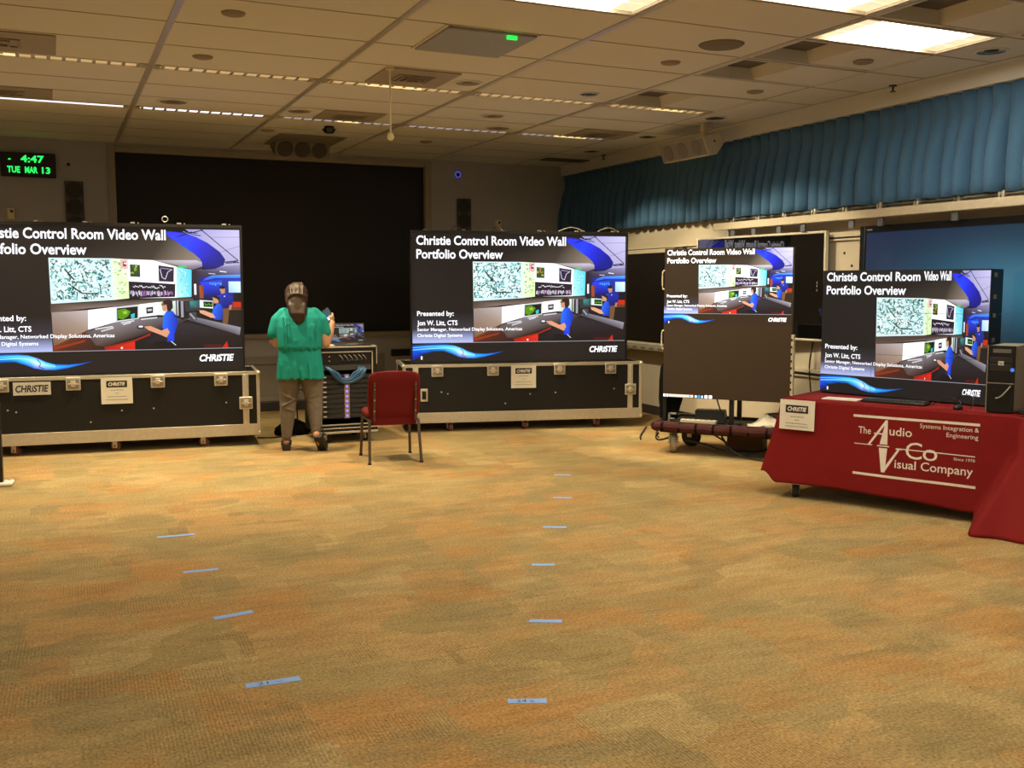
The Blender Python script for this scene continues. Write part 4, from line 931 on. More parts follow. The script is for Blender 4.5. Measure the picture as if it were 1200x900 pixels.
# ------------------------------------------------------------------ dolly with the tall screen
DR = R(-51.7)
dl = thing('equipment_dolly', 'low rolling dolly padded in maroon under the tall screen', 'dolly', (5.215, 8.10, 0), DR)
DL, DD = 1.40, .70
MB().box2((.02, .02, .205), (DL - .02, DD - .02, .285)).build('deck', black_panel, dl)
maroon = mat('maroon_padding', (.055, .014, .014, 1), .8, var=.4, scale=16, bump=.6, spec=.2)
q = MB(); ZP = .262
q.tube([(-.02, -.0, ZP), (.15, -.008, ZP + .004), (.3, -.012, ZP - .002), (.45, -.004, ZP + .003), (.6, -.010, ZP - .003), (.75, -.004, ZP + .003), (.9, -.014, ZP), (1.05, -.006, ZP + .004), (1.2, -.010, ZP - .002), (DL, 0, ZP)], .045, 10); q.tube([(-.02, 0, ZP), (-.03, DD * .5, ZP), (-.02, DD, ZP)], .045, 10); q.tube([(-.02, DD, ZP), (DL, DD, ZP)], .045, 10); q.tube([(DL, 0, ZP), (DL + .01, DD * .5, ZP), (DL, DD, ZP)], .045, 10)
for k in range(8):
    x = .06 + k * .165; t_ = MB(); t_.loft([[(x + dx, -.008 + .047 * math.cos(2 * PI * a / 12), ZP + .047 * math.sin(2 * PI * a / 12)) for a in range(12)] for dx in (-.011, .0, .011)]); t_.ball((x, -.056, ZP - .012), (.014, .008, .018), 8); t_.build('tie', mat('dark_tie', (.010, .005, .005, 1), .95, spec=.05), dl)
q.build('edge_padding', maroon, dl)
q = MB(); q.box2((.0, .02, .285), (DL, .05, .31)); q.box2((.0, DD - .05, .285), (DL, DD - .02, .31)); q.box2((.0, .05, .285), (.03, DD - .05, .31)); q.box2((DL - .03, .05, .285), (DL, DD - .05, .31)); q.build('top_rails', black_metal, dl, bevel=.003)
def big_caster(x, y, turn):
    q = MB(); cs, sn = math.cos(turn), math.sin(turn); ax = Vector((cs, sn, 0))
    q.box2((-.05, -.05, .193), (.05, .05, .205))
    for sgn in (-1, 1): q.box((sgn * .036 * cs, sgn * .036 * sn, .145), (.008, .05, .11), turn)
    q.box((0, 0, .19), (.08, .05, .012), turn)
    for sgn in (-1, 1):
        for zq in (.10, .125, .15): q.cyl(ax * sgn * .036 + Vector((0, 0, zq)), ax * sgn * .052 + Vector((0, 0, zq)), .008, n=8)
    c = q.build('caster', alu, dl, bevel=.002); c.location = (x, y, 0)
    q = MB(); q.cyl(ax * -.028 + Vector((0, 0, .10)), ax * .028 + Vector((0, 0, .10)), .10, n=32); q.cyl(ax * -.034 + Vector((0, 0, .10)), ax * .034 + Vector((0, 0, .10)), .05, n=20); q.build('wheel', mat('grey_rubber', (.30, .27, .20, 1), .6) if x < .2 and y < .2 else dark_rubber, c, bevel=.008)
big_caster(.12, .13, R(21)); big_caster(.16, DD - .12, R(75)); big_caster(DL - .14, .13, R(30)); big_caster(DL - .14, DD - .12, R(60))
ts = thing('tall_screen', 'tall video screen on the dolly, slide above a blank brown lower half', 'video screen', (5.30, 8.146, .31), DR)
SW, Z0, Z1 = 1.20, .535 - .31, 1.945 - .31
MB().box2((0, .012, Z0), (SW, .075, Z1)).build('panel', black_metal, ts, bevel=.003)
s = Slide(0, 1.228 - .31, SW, Z1 - 1.228 + .31, 1.7); draw_slide(s, bg=(46, 32, 18), seed=14, white=(275, 272, 268), over=1.05)
s.V += [(0, 0.0, Z0), (SW, 0, Z0), (SW, 0, 1.2285 - .31), (0, 0, 1.2285 - .31)]; n = len(s.V); s.c += [s.col(c) for c in ((44, 28, 12), (42, 27, 12), (48, 33, 17), (50, 34, 18))]; s.F.append((n - 4, n - 3, n - 2, n - 1))
tb = s.h; 
def bar(x0, x1, z0, z1, c, l=2):
    n = len(s.V); s.V.extend([(x0, -.0006 * l, z0), (x1, -.0006 * l, z0), (x1, -.0006 * l, z1), (x0, -.0006 * l, z1)]); s.c.extend([s.col(c)] * 4); s.F.append((n, n + 1, n + 2, n + 3))
zb = Z0 + .004
bar(.06, .30, zb, zb + .026, (205, 196, 180)); bar(.005, .028, zb, zb + .026, (250, 250, 255), 3); bar(.034, .056, zb, zb + .026, (250, 250, 255), 3)
bar(.262, .272, zb + .004, zb + .022, (120, 110, 100), 3); bar(.315, .335, zb + .002, zb + .024, (235, 240, 250), 3); bar(.345, .368, zb, zb + .026, (20, 150, 235), 3); bar(.378, .395, zb + .002, zb + .024, (210, 225, 245), 3); bar(.41, .44, zb, zb + .03, (255, 255, 255), 3); bar(.452, .482, zb, zb + .03, (255, 255, 255), 3)
o = s.build(ts, screen_mat('tall_screen_face', .6, .1, 1.0)); o.location = (0, .0115, 0)
q = MB(); q.box2((-.004, .03, .0), (.03, .07, Z1 - .05)); q.build('post', black_metal, ts, bevel=.003)
for y in (.05, .34): 
    q = MB(); q.box2((.64, y - .02, 0), (.68, y + .02, Z1 - .3 if y < .1 else .9)); q.build('post', black_metal, ts, bevel=.003)
q = MB(); q.box2((.645, .07, .5), (.675, .32, .54)); q.build('cross_brace', black_metal, ts)
q = MB(); q.box2((SW, .01, Z0 + .0), (SW + .022, .075, Z0 + .62))
q.build('slotted_edge', cream, ts)
q = MB()
for k in range(9): q.box2((SW - .001, .006, Z0 + .05 + k * .064), (SW + .012, .0125, Z0 + .072 + k * .064))
q.build('edge_slots', black_metal, ts)
for z in (Z1 - .38, Z1 - .95):
    q = MB(); q.tube([(-.002, .05, z), (-.03, .05, z + .01), (-.03, .05, z + .16), (-.002, .05, z + .17)], .007); q.build('side_handle', cream, ts)
MB().box2((.17, .02, Z1), (.2, .06, Z1 + .02)).build('top_lug', black_metal, ts)
# stuff lying on and under the dolly
def on_dolly(o, x, y, z=.286, rz=0):
    M = Matrix.Translation((5.215, 8.10, 0)) @ Matrix.Rotation(DR, 4, 'Z'); o.location = M @ Vector((x, y, z)); o.rotation_euler = (0, 0, DR + rz)
q = thing('power_strip', 'beige power strip lying at the front of the dolly', 'power strip'); on_dolly(q, .37, .12, rz=R(3))
MB().box2((-.17, -.035, 0), (.17, .035, .045)).build('body', mat('strip_beige', (.55, .48, .36, 1), .5), q, bevel=.006)
p = MB()
for k in range(6): p.box2((-.14 + k * .05, -.02, .044), (-.115 + k * .05, .02, .047))
p.build('sockets', mat('socket_dark', (.2, .17, .12, 1), .6), q)
q = thing('media_player', 'black sloped equipment box lying on the dolly', 'device'); on_dolly(q, .42, .36, rz=R(8))
p = MB(); p.prism([(-.12, 0), (.12, 0), (.12, .05), (.06, .12), (-.1, .12)], -.14, .14, 'x'); p.build('body', black_plastic, q, bevel=.008)
p = MB(); p.box2((-.06, -.06, .1195), (.05, .02, .123)); p.build('label_plate', grey_ink, q)
q = thing('cable_bracket', 'small grey metal bracket at the left end of the dolly', 'bracket'); on_dolly(q, .09, .10)
p = MB(); p.box2((-.01, -.02, 0), (.01, .02, .10)); p.box2((-.01, -.02, .085), (.07, .02, .10)); p.box2((-.01, -.02, .04), (.05, .02, .05)); p.build('angle', mat('bracket_grey', (.25, .24, .24, 1), .4, .4), q, bevel=.002)
q = MB(); random.seed(9)
PB = []
for i in range(9):
    row = []
    for k in range(9): row.append((-.16 + .04 * k + random.uniform(-.012, .012), -.10 + .025 * i + random.uniform(-.01, .01), max(.004, .005 + .11 * math.exp(-((k - 4.5) / 2.6) ** 2 - ((i - 4) / 2.8) ** 2) + random.uniform(-.012, .022))))
    PB.append(row)
q.grid(PB); o = q.build('plastic_bag', mat('white_bag', (.62, .56, .45, 1), .5, bump=.3, scale=18), smooth=25); m_ = o.modifiers.new('s', 'SOLIDIFY'); m_.thickness = .003; m_.offset = 1; on_dolly(o, .99, .19)
tag(o, 'crumpled white plastic bag on the dolly beside the red table', 'bag')
q = thing('laptop_bag', 'flat dark padded case lying on the dolly behind the white bag', 'case'); on_dolly(q, 1.12, .53, rz=R(0))
p = MB(); p.box2((-.2, -.12, 0), (.2, .12, .09)); p.build('body', mat('bag_grey', (.05, .045, .038, 1), .7), q, bevel=.03, seg=3)
p = MB(); p.tube([(-.2, -.05, .09), (-.05, -.10, .112), (.12, -.08, .105), (.2, .04, .09)], .008); p.build('strap', black_plastic, q)
for k, (pts, l) in enumerate((([(.6, .30, .30), (.66, .2, .296), (.74, .24, .296), (.79, .13, .296)], 'thin black cable coiled on the dolly deck near the posts'), ([(.54, .12, .54), (.565, .15, .44), (.60, .16, .34), (.61, .16, .30)], 'black cable dropping from the tall screen to the dolly'))):
    o = MB().tube(pts, .007).build('cable', black_plastic); on_dolly(o, 0, 0, 0); tag(o, l, 'cable')
# black cloth hung at the back of the screen
q = MB(); rings = []
for k, (z, w, d, dx) in enumerate(((.62, .05, .012, .06), (.52, .09, .022, .05), (.40, .105, .026, .055), (.22, .12, .03, .06), (.10, .10, .03, .05), (.024, .085, .03, .04))):
    n = 18; rings.append([(dx + w * math.cos(2 * PI * j / n) * (1 + .08 * math.sin(j * 2.1 + k)), .19 + d * math.sin(2 * PI * j / n) * (1 + .15 * math.sin(j * 3 + k * 2)), z) for j in range(n)])
o = q.loft(rings).build('cloth_cover', mat('black_cloth', (.004, .0037, .0037, 1), .95, spec=.1), smooth=60); on_dolly(o, 0, .02, .29); tag(o, 'black cloth cover draped down behind the left of the tall screen', 'cloth')
for k, (pts, l) in enumerate((([(.25, .1, .13), (.45, .15, .09), (.7, .1, .03), (.95, .2, .012), (1.3, .1, .02)], 'black cable sagging under the dolly to the floor'),
                              ([(.35, .5, .17), (.55, .45, .08), (.6, .42, .02), (.8, .4, .012), (1.0, .45, .05), (1.2, .4, .16)], 'black cable looping under the middle of the dolly'),
                              ([(.6, .1, .19), (.68, .06, .1), (.8, .05, .03), (1.05, -.02, .012), (1.3, .0, .012)], 'black cable trailing from the dolly toward the table'),
                              ([(.0, .05, .19), (-.03, .05, .15), (.0, .06, .12), (.08, .1, .14)], 'black cable loop beside the front caster'))):
    o = MB().tube(pts, .009).build('floor_cable', black_plastic); on_dolly(o, 0, 0, 0); tag(o, l, 'cable')
q = thing('cardboard_box', 'small brown carton on the floor behind the dolly', 'box', (6.2, 8.0, 0), DR)
MB().box2((-.17, -.12, 0), (.17, .12, .16)).build('carton', mat('cardboard', (.33, .2, .09, 1), .8), q, bevel=.003); MB().box2((-.171, -.02, .159), (.171, .02, .162)).build('packing_tape', cream, q)

# ------------------------------------------------------------------ red clothed table
TN = Vector((.894, .4475, 0)); TD = Vector((.4475, -.894, 0)); TA = Vector((4.987, 6.022, 0)); TR = math.atan2(TD.y, TD.x)
tb = thing('display_table', 'rolling display table under the red cloth at right', 'table', TA, TR)
TL, TDp, TH = 1.98, .82, .745
MB().box2((.03, .03, TH - .03), (TL, TDp, TH)).build('tabletop', mat('table_laminate', (.25, .2, .14, 1), .5), tb, bevel=.004)
MB().box2((.08, .08, .20), (TL - .05, TDp - .05, .23)).build('shelf', black_panel, tb)
for x in (.095, TL - .08):
    for y in (.06, TDp - .08):
        q = MB(); q.box2((x - .025, y - .025, .11), (x + .025, y + .025, TH - .03)); q.build('leg', black_metal, tb)
        caster_part(tb, x, y, .052, .5, dark_rubber, .11)
red = mat('red_tablecloth', (.20, .007, .007, 1), .8, var=.12, scale=6, bump=.03, spec=.25)
tc_ = thing('tablecloth', 'dark red cloth printed with a white company emblem', 'tablecloth', TA, TR)
def sst(a, b, x):
    t = min(1, max(0, (x - a) / (b - a))); return t * t * (3 - 2 * t)
def cloth_pt(s, v):
    """s along the front, v = drop below the top edge (0..1)"""
    zb = .112 + .008 * math.sin(s * 5.1) - .045 * sst(.9, 1.4, s)
    z = .752 - v * (.752 - zb)
    out = -.006 - .006 * v * math.sin(s * 9) - .012 * v * sst(.1, 1, v)
    # left corner falls in a flared fold
    fl = sst(.10, -.16, s); out -= 0.03 * fl * v
    z += .085 * sst(-.02, -.12, s) * v
    x = s - .0
    # right end: loose cloth flared out on to the floor
    s0 = 1.375 + .25 * min(1, z / .5)
    g = sst(s0 - .025, s0 + .05, s)
    out -= g * (.05 + .32 * v ** 1.3)
    z = z * (1 - g) + g * (.752 - v * .748) if v > 0 else z
    out -= g * .02 * math.sin(s * 21 + v * 2) * v
    return (x, out, z)
NS, NV = 150, 34
P = []
SL0, SL1 = -.15, 2.05
for j in range(NV + 1):
    v = j / NV; row = []
    for i in range(NS + 1):
        f = i / NS
        s0 = -.0 - .14 * v; row.append(cloth_pt(s0 + (SL1 - s0) * f, v))
    P.append(row)
q = MB(); q.grid(P)
# left side drop
PL = []
for j in range(NV + 1):
    v = j / NV; a = Vector(cloth_pt(-.14 * v, v)); row = []
    for i in range(13):
        f = i / 12; row.append((a.x - .03 * v * math.sin(f * 9), a.y + (TDp - a.y) * f, a.z + (.15 - a.z) * 0))
    PL.append(row)
q.grid(PL)
q.grid([[(x_, y_, .752) for x_ in [k * SL1 / 12 for k in range(13)]] for y_ in (-.006, .2, .5, TDp)])
bmesh.ops.remove_doubles(q.bm, verts=q.bm.verts[:], dist=.0005)
o = q.build('cloth', red, tc_, smooth=60); m_ = o.modifiers.new('s', 'SOLIDIFY'); m_.thickness = .004; m_.offset = 1
# emblem on the cloth, laid on the front face (local x along front, z up)
def cloth_y(s, z):
    v = (.752 - z) / .66
    return cloth_pt(s, min(1, max(0, v)))[1] - .0075
E = MB()
def eb(pts): E.face([(x, cloth_y(x, z), z) for x, z in pts])
def bar_(x0, z0, x1, z1, w):
    n = 14
    for k in range(n):
        a, b = k / n, (k + 1) / n
        xa, za, xb, zb_ = x0 + (x1 - x0) * a, z0 + (z1 - z0) * a, x0 + (x1 - x0) * b, z0 + (z1 - z0) * b
        eb([(xa, za - w / 2), (xb, zb_ - w / 2), (xb, zb_ + w / 2), (xa, za + w / 2)])
def et(t, x0, x1, z, cap, bold=.0): put_text(E, t, x0, x1, z, cap, 0, bold, 0, 0, lambda p: (p[0], cloth_y(p[0], p[2]), p[2]))
bar_(.548, .668, 1.401, .671, .018); bar_(.556, .254, 1.391, .247, .018)
bar_(.56, .468, .69, .468, .006); bar_(.86, .458, 1.379, .454, .007)
et('The', .588, .677, .544, .050, .005); et('udio', .808, .962, .549, .060, .008)
et('Systems Integration &', 1.014, 1.395, .620, .030, .002); et('Engineering', 1.190, 1.393, .572, .030, .002)
et('Since 1970', 1.243, 1.379, .417, .020, .002); et('isual Company', .853, 1.370, .322, .060, .008)
et('C', .924, 1.034, .396, .118, .0); et('o', 1.040, 1.137, .396, .118, .0)
# tall A over tall V
eb([(.742, .478), (.797, .478), (.794, .652), (.782, .652)]); eb([(.655, .468), (.672, .468), (.795, .646), (.779, .652)]); bar_(.70, .552, .76, .552, .010)
eb([(.725, .462), (.81, .462), (.81, .470), (.725, .470)]); eb([(.738, .452), (.797, .452), (.786, .28), (.760, .28)]); eb([(.770, .30), (.782, .28), (.885, .452), (.868, .452)]); bar_(.855, .454, .90, .454, .007)
E.build('emblem', white_ink, tc_, smooth=0)
tp = thing('placard', 'white printed placard hanging at the left of the red tablecloth', 'placard', TA, TR); tp['group'] = 'printed placards'
q = MB(); q.grid([[(x_, -.030 - (.752 - z_) * .05, z_) for x_ in (-.003, .09, .18, .268)] for z_ in (.75, .68, .6, .528)]); o = q.build('sheet', white_paper, tp, smooth=0); m_ = o.modifiers.new('s', 'SOLIDIFY'); m_.thickness = .001
def py_(z): return -.0325 - (.752 - z) * .05
q = MB(); q.face([(.043, py_(.654), .654), (.218, py_(.654), .654), (.218, py_(.711), .711), (.043, py_(.711), .711)]); q.build('black_block', black_ink, tp, smooth=0)
q = MB(); put_text(q, 'CHRiSTIE', .058, .205, .668, .030, 0, .03, .2, 0, lambda p: (p[0], py_(p[2]) - .001, p[2])); q.build('logo', white_ink, tp, smooth=0)
q = MB(); TT = lambda p: (p[0], py_(p[2]) - .0005, p[2])

for k, (xa, xb, zz_) in enumerate(((.085, .185, .622), (.12, .15, .598), (.05, .215, .572), (.045, .222, .550))): print_line(q, xa, xb, zz_, .006, 0, k + 9, TT)
q.build('small_print', grey_ink, tp, smooth=0)
def on_table(o, s, n, z=.7575, rz=0):
    p = TA + TD * s + TN * n; o.location = (p.x, p.y, z); o.rotation_euler = (0, 0, TR + rz)
# tiled screen
A4 = Vector((5.487, 6.19, 0)); D4 = Vector((.293, -.956, 0)).normalized()
t4 = thing('tiled_screen', 'thick tiled screen showing the slide on the red table', 'video screen', (A4.x, A4.y, .7565), math.atan2(D4.y, D4.x))
W4, H4, B4 = 1.29, .945, .012
q = MB(); q.box2((0, .03, 0), (W4, .21, B4)); q.build('base', black_metal, t4)
for r_ in range(3):
    for c_ in range(3):
        q = MB(); q.box2((c_ * W4 / 3 + .001, .012, B4 + r_ * H4 / 3 + .001), ((c_ + 1) * W4 / 3 - .001, .21, B4 + (r_ + 1) * H4 / 3 - .001)); q.build('display_tile', black_metal, t4, bevel=.002)
s = Slide(0, B4, W4, H4, 1.15, True); draw_slide(s, bg=(30, 27, 26), seed=15, narrow=True)
for k in (1, 2):
    kx = (0, 317, 635)[k]
    for (a, b) in (((kx, 50), (kx, 734)), ((12, 50 + 684 * k / 3), (1180, 50 + 684 * k / 3))): s.line(a, b, 1.6, (40, 36, 36), 8)
o = s.build(t4, led_face); o.location = (0, .0105, 0)
q = MB()
for z in (.12, .33, .45, .62, .75, .9): q.box2((W4, .06, z), (W4 + .006, .10, z + .03))
q.build('side_latch', alu_dark, t4)
# computer tower, keyboard, mouse, papers
pc = thing('computer_tower', 'black fronted computer tower at the right end of the red table', 'computer'); on_table(pc, 1.425, .012)
MB().box2((0, .012, .006), (.165, .42, .445)).build('chassis', mat('chassis_beige', (.30, .275, .21, 1), .5), pc, bevel=.004)
MB().box2((-.002, 0, .004), (.167, .014, .447)).build('front_panel', mat('pc_front', (.010, .0095, .009, 1), .6, spec=.2), pc, bevel=.003)
q = MB(); q.box2((.03, -.003, .40), (.14, .001, .425)); q.build('vent_grille', mat('pc_grey', (.12, .11, .10, 1), .5), pc)
q = MB(); q.box2((.012, -.002, .335), (.15, .001, .37)); q.box2((.012, -.002, .28), (.15, .001, .325)); q.build('drive_bay', black_plastic, pc, bevel=.002)
q = MB(); q.box2((.065, -.003, .318), (.098, -.0015, .345)); q.build('maker_badge', mat('badge_silver', 0), pc)
q = MB(); put_text(q, 'hp', .071, .093, .325, .013, -.0034, .02, .2); q.build('badge_mark', black_ink, pc, smooth=0)
q = MB(); q.cyl((.152, -.004, .29), (.152, .001, .29), .012, n=14); q.build('power_button', mat('blue_led', (.02, .1, .6, 1), .4, emit=(.05, .25, 1, 1), es=.8), pc)
q = MB(); q.box2((-.002, -.003, .196), (.167, .001, .202)); q.box2((-.004, -.002, 0), (.002, .014, .447)); q.build('trim_strip', alu_dark, pc)
MB().box2((0, .05, 0), (.165, .40, .006)).build('feet', black_plastic, pc)
o = MB().tube([(.147, -.006, .185), (.11, -.03, .13), (.08, -.012, .105), (.06, -.012, .10)], .005).build('usb_lead', mat('grey_lead', (.3, .29, .27, 1), .5)); o.location = pc.location; o.rotation_euler = pc.rotation_euler; tag(o, 'grey lead plugged into the front of the computer tower', 'cable')
kb = thing('keyboard', 'black keyboard on the red table in front of the tiled screen', 'keyboard'); on_table(kb, .56, .085, rz=R(0))
MB().box2((0, 0, 0), (.45, .15, .018)).build('body', black_plastic, kb, bevel=.004)
q = MB()
for r_ in range(5):
    for c_ in range(15): q.box2((.012 + c_ * .0287, .012 + r_ * .026, .0175), (.036 + c_ * .0287, .034 + r_ * .026, .026))
q.box2((.010, .010, .0178), (.44, .14, .0195)); q.build('keys', mat('key_black', (.03, .03, .032, 1), .4), kb, bevel=.002, seg=1)
ms = thing('computer_mouse', 'small black mouse on the red table beside the computer tower', 'mouse'); on_table(ms, 1.235, .07)
q = MB(); q.ball((0, 0, .012), (.03, .055, .022), 14); bmesh.ops.delete(q.bm, geom=[v for v in q.bm.verts if v.co.z < -.001], context='VERTS'); q.build('shell', black_plastic, ms); MB().cyl((-.004, -.03, .030), (.004, -.03, .030), .006).build('wheel', dark_rubber, ms)
for k, (pts, l) in enumerate((([(1.235, .125, .765), (1.22, .17, .80), (1.15, .19, .82), (1.08, .2, .79), (1.02, .22, .758)], 'thin black lead arching from the keyboard side to the mouse'), ([(1.30, .10, .758), (1.32, .12, .80), (1.30, .16, .84), (1.24, .17, .845), (1.20, .18, .82), (1.22, .2, .77)], 'thin black lead loop behind the mouse'))):
    o = MB().tube([(p[0], p[1], p[2]) for p in pts], .0035).build('mouse_lead', black_plastic); o.location = TA; o.rotation_euler = (0, 0, TR); tag(o, l, 'cable')
o = MB().prism([(0, 0), (.26, .01), (.25, .17), (-.01, .15)], 0, .006).build('paper_stack', white_paper); on_table(o, .27, .08); tag(o, 'white sheets on the red table left of the keyboard', 'paper')
q = thing('power_adapter', 'black adapter on the red table right of the computer tower', 'adapter'); on_table(q, 1.62, .03)
MB().box2((0, 0, 0), (.06, .1, .035)).build('brick', black_plastic, q, bevel=.006); MB().tube([(.06, .05, .02), (.09, .03, .06), (.10, .02, .13), (.08, .06, .16)], .005).build('lead', black_plastic, q)
q = thing('white_adapter', 'pale plug lying at the table edge by the computer tower', 'adapter'); on_table(q, 1.72, .015)
MB().box2((0, 0, 0), (.08, .05, .03)).build('plug', cream, q, bevel=.006); MB().cyl((-.02, .02, .015), (0, .02, .015), .006).build('prong', alu, q)

# ------------------------------------------------------------------ floor: tape marks, stand, cables
tape_m = mat('blue_painters_tape', (.27, .45, .88, 1), .6, var=.08)
def tape(a, b, w, label, grp, ink=None):
    a = Vector((a[0], a[1], 0)); b = Vector((b[0], b[1], 0)); d = b - a
    t = thing('floor_tape', label, 'tape mark', (a + b) / 2, math.atan2(d.y, d.x), grp); L = d.length
    q = MB(); n = 8
    top = [(-L / 2 + L * k / n, w / 2 + random.uniform(-.001, .001)) for k in range(n + 1)]; bot = [(L / 2 - L * k / n + (random.uniform(-.004, .004) if k in (0, n) else 0), -w / 2 + random.uniform(-.001, .001)) for k in range(n + 1)]
    q.prism(top + bot, .0008, .0022); q.build('strip', tape_m, t, smooth=0)
    if ink:
        q = MB(); put_text(q, ink, -L * .28, L * .18, -.013, .026, 0, 0, 0, 0, lambda p: (p[0], p[2], .0026)); q.build('handwriting', mat('pen_ink', (.03, .06, .14, 1), .7), t, smooth=0)
LN = ['nearest', 'second nearest', 'third nearest', 'farthest']
for k, (a, b, w) in enumerate((((.645, 3.99), (.86, 3.98), .048), ((.65, 4.89), (.84, 4.92), .046), ((.61, 5.77), (.80, 5.76), .044), ((.55, 6.66), (.78, 6.65), .042))):
    tape(a, b, w, LN[k] + ' blue tape mark of the left row on the carpet', 'blue tape marks in the left row', '21 ~' if k == 0 else None)
RN = ['nearest', 'second nearest', 'third nearest', 'third farthest', 'second farthest', 'farthest']
for k, (a, b) in enumerate((((1.54, 3.42), (1.68, 3.36)), ((2.02, 4.23), (2.16, 4.16)), ((2.45, 5.10), (2.57, 5.05)), ((2.91, 5.89), (3.05, 5.82)), ((3.39, 6.69), (3.52, 6.63)), ((3.81, 7.50), (3.94, 7.44)))):
    tape(a, b, .042, RN[k] + ' blue tape mark of the right row on the carpet', 'blue tape marks in the right row', '24 c' if k == 0 else None)
st = thing('floor_stand', 'dark post with a white foot plate at the left edge', 'stand', (-.56, 8.98, 0), R(-5))
q = MB(); q.box2((-.25, -.09, 0), (.22, .09, .028)); q.build('foot_plate', mat('foot_white', (.75, .70, .6, 1), .4), st, bevel=.012, seg=3)
q = MB(); q.box2((-.25, -.03, .028), (.150, .03, .66)); q.build('post', black_metal, st, bevel=.004)
q = MB(); q.cyl((.19, .05, .028), (.19, .05, .04), .012, n=10); q.build('knob', alu, st)
q = MB(); rings = []
random.seed(4)
for k, (z, r_) in enumerate(((.0, .13), (.03, .15), (.08, .14), (.13, .10), (.17, .05))):
    rings.append([(r_ * 1.3 * math.cos(2 * PI * j / 16) * random.uniform(.85, 1.1), r_ * .7 * math.sin(2 * PI * j / 16) * random.uniform(.85, 1.1), z) for j in range(16)])
o = q.loft(rings).build('cable_bag', mat('black_cloth', 0), smooth=60); o.location = (2.30, 10.75, 0); tag(o, 'black bag of cables on the floor left of the rack case', 'bag')
for pts, l in (([(1.9, 10.6, .012), (2.05, 10.55, .012), (2.2, 10.6, .012), (2.3, 10.58, .012)], 'black cable on the carpet between the left case and the bag'), ([(2.34, 10.66, .17), (2.33, 10.62, .45), (2.37, 10.6, .5), (2.45, 10.59, .42)], 'black cable arching up behind the woman beside the rack'),
               ([(6.05, 9.62, .012), (5.85, 9.36, .012), (5.62, 9.05, .012), (5.5, 8.85, .012)], 'black cable on the floor from the middle case to the dolly'), ([(6.25, 9.75, .012), (6.05, 9.4, .012), (5.85, 9.1, .012), (5.75, 8.9, .012)], 'second black cable on the floor behind the dolly')):
    tag(MB().tube(pts, .008).build('floor_cable', black_plastic), l, 'cable')

# ------------------------------------------------------------------ the woman at the rack
skin = mat('skin', (.50, .25, .13, 1), .55, var=.08, scale=20)
wm = thing('person', 'person in a teal top and grey trousers seen from behind, holding up a phone', 'person', (2.17, 9.72, 0), R(-12.5))
B = MB()
B.chain([(0, 0, .90), (0, 0, 1.05), (0, .02, 1.2), (0, .04, 1.30)], [.12, .105, .115, .10])
B.chain([(0, .05, 1.33), (-.012, .085, 1.42), (-.02, .10, 1.46)], [.07, .052, .052])
B.ball((-.022, .115, 1.505), (.075, .092, .108), 16); B.ball((-.022, .165, 1.455), (.045, .045, .05), 10)           # skull, jaw
B.ball((-.022, .212, 1.49), (.013, .018, .02), 8); B.ball((-.1, .115, 1.49), (.012, .022, .032), 8); B.ball((.056, .115, 1.49), (.012, .022, .032), 8)
for sx in (-1, 1): B.chain([(sx * .03, .045, 1.335), (sx * .165, .05, 1.315)], [.06, .052])
# right arm lifts the phone, left arm bent forward
B.chain([(.165, .05, 1.315), (.215, .01, 1.17), (.245, -.01, 1.035)], [.05, .047, .047]); B.chain([(.245, -.01, 1.035), (.288, .06, 1.13), (.318, .13, 1.235)], [.047, .043, .028])
B.chain([(-.165, .05, 1.315), (-.205, .01, 1.17), (-.215, .0, 1.045)], [.05, .047, .043]); B.chain([(-.215, .0, 1.045), (-.235, .11, 1.05), (-.245, .21, 1.055)], [.043, .036, .023])
B.ball((.320, .145, 1.275), (.019, .034, .044), 10, rot=Matrix.Rotation(R(10), 4, 'X')); B.ball((-.255, .25, 1.055), (.036, .045, .016), 10)
for k in range(4):          # right hand: fingers wrap round the far edge of the phone
    z = 1.258 + k * .019; B.chain([(.327, .160, z), (.322, .186, z + .008), (.302, .197, z + .012), (.283 + .004 * abs(k - 1.5), .195, z + .013)], [.0095, .009, .0085, .0075], 10)
B.chain([(.320, .13, 1.248), (.302, .132, 1.281), (.287, .142, 1.303)], [.011, .010, .008], 10)
for k in range(4):
    x = -.285 + k * .019; B.chain([(x, .275, 1.056), (x - .004, .305, 1.052), (x - .004, .318, 1.034), (x - .002, .308, 1.022)], [.0095, .009, .0085, .0075], 10)
B.chain([(-.228, .235, 1.058), (-.222, .268, 1.066), (-.236, .292, 1.068)], [.011, .010, .008], 10)
# legs and feet
B.chain([(-.085, 0, .88), (-.115, .01, .50), (-.142, -.01, .16), (-.145, -.01, .10)], [.10, .062, .036, .036]); B.chain([(-.145, -.025, .085), (-.148, .06, .075), (-.15, .145, .055)], [.036, .034, .028])
B.chain([(.085, 0, .88), (.115, -.01, .50), (.135, -.14, .205), (.14, -.15, .175)], [.10, .062, .036, .036]); B.chain([(.142, -.175, .165), (.16, -.145, .10), (.178, -.105, .042)], [.035, .034, .027])
for k in range(4):
    B.ball((-.172 + .016 * k, .172 - .006 * abs(k - 2.5), .05), .011, 8); B.ball((.160 + .013 * k, -.088, .030), .010, 8)
body = fuse(B, 'body', skin, wm, .0065, 4)
for x in (-.05, .006):
    e = MB(); e.ball((x, .196, 1.512), (.011, .008, .008), 8); e.build('eye', mat('eye_white', (.7, .7, .68, 1), .3), wm)
e = MB(); e.ball((-.022, .206, 1.452), (.022, .008, .007), 8); e.build('lips', mat('lip', (.4, .13, .1, 1), .5), wm)
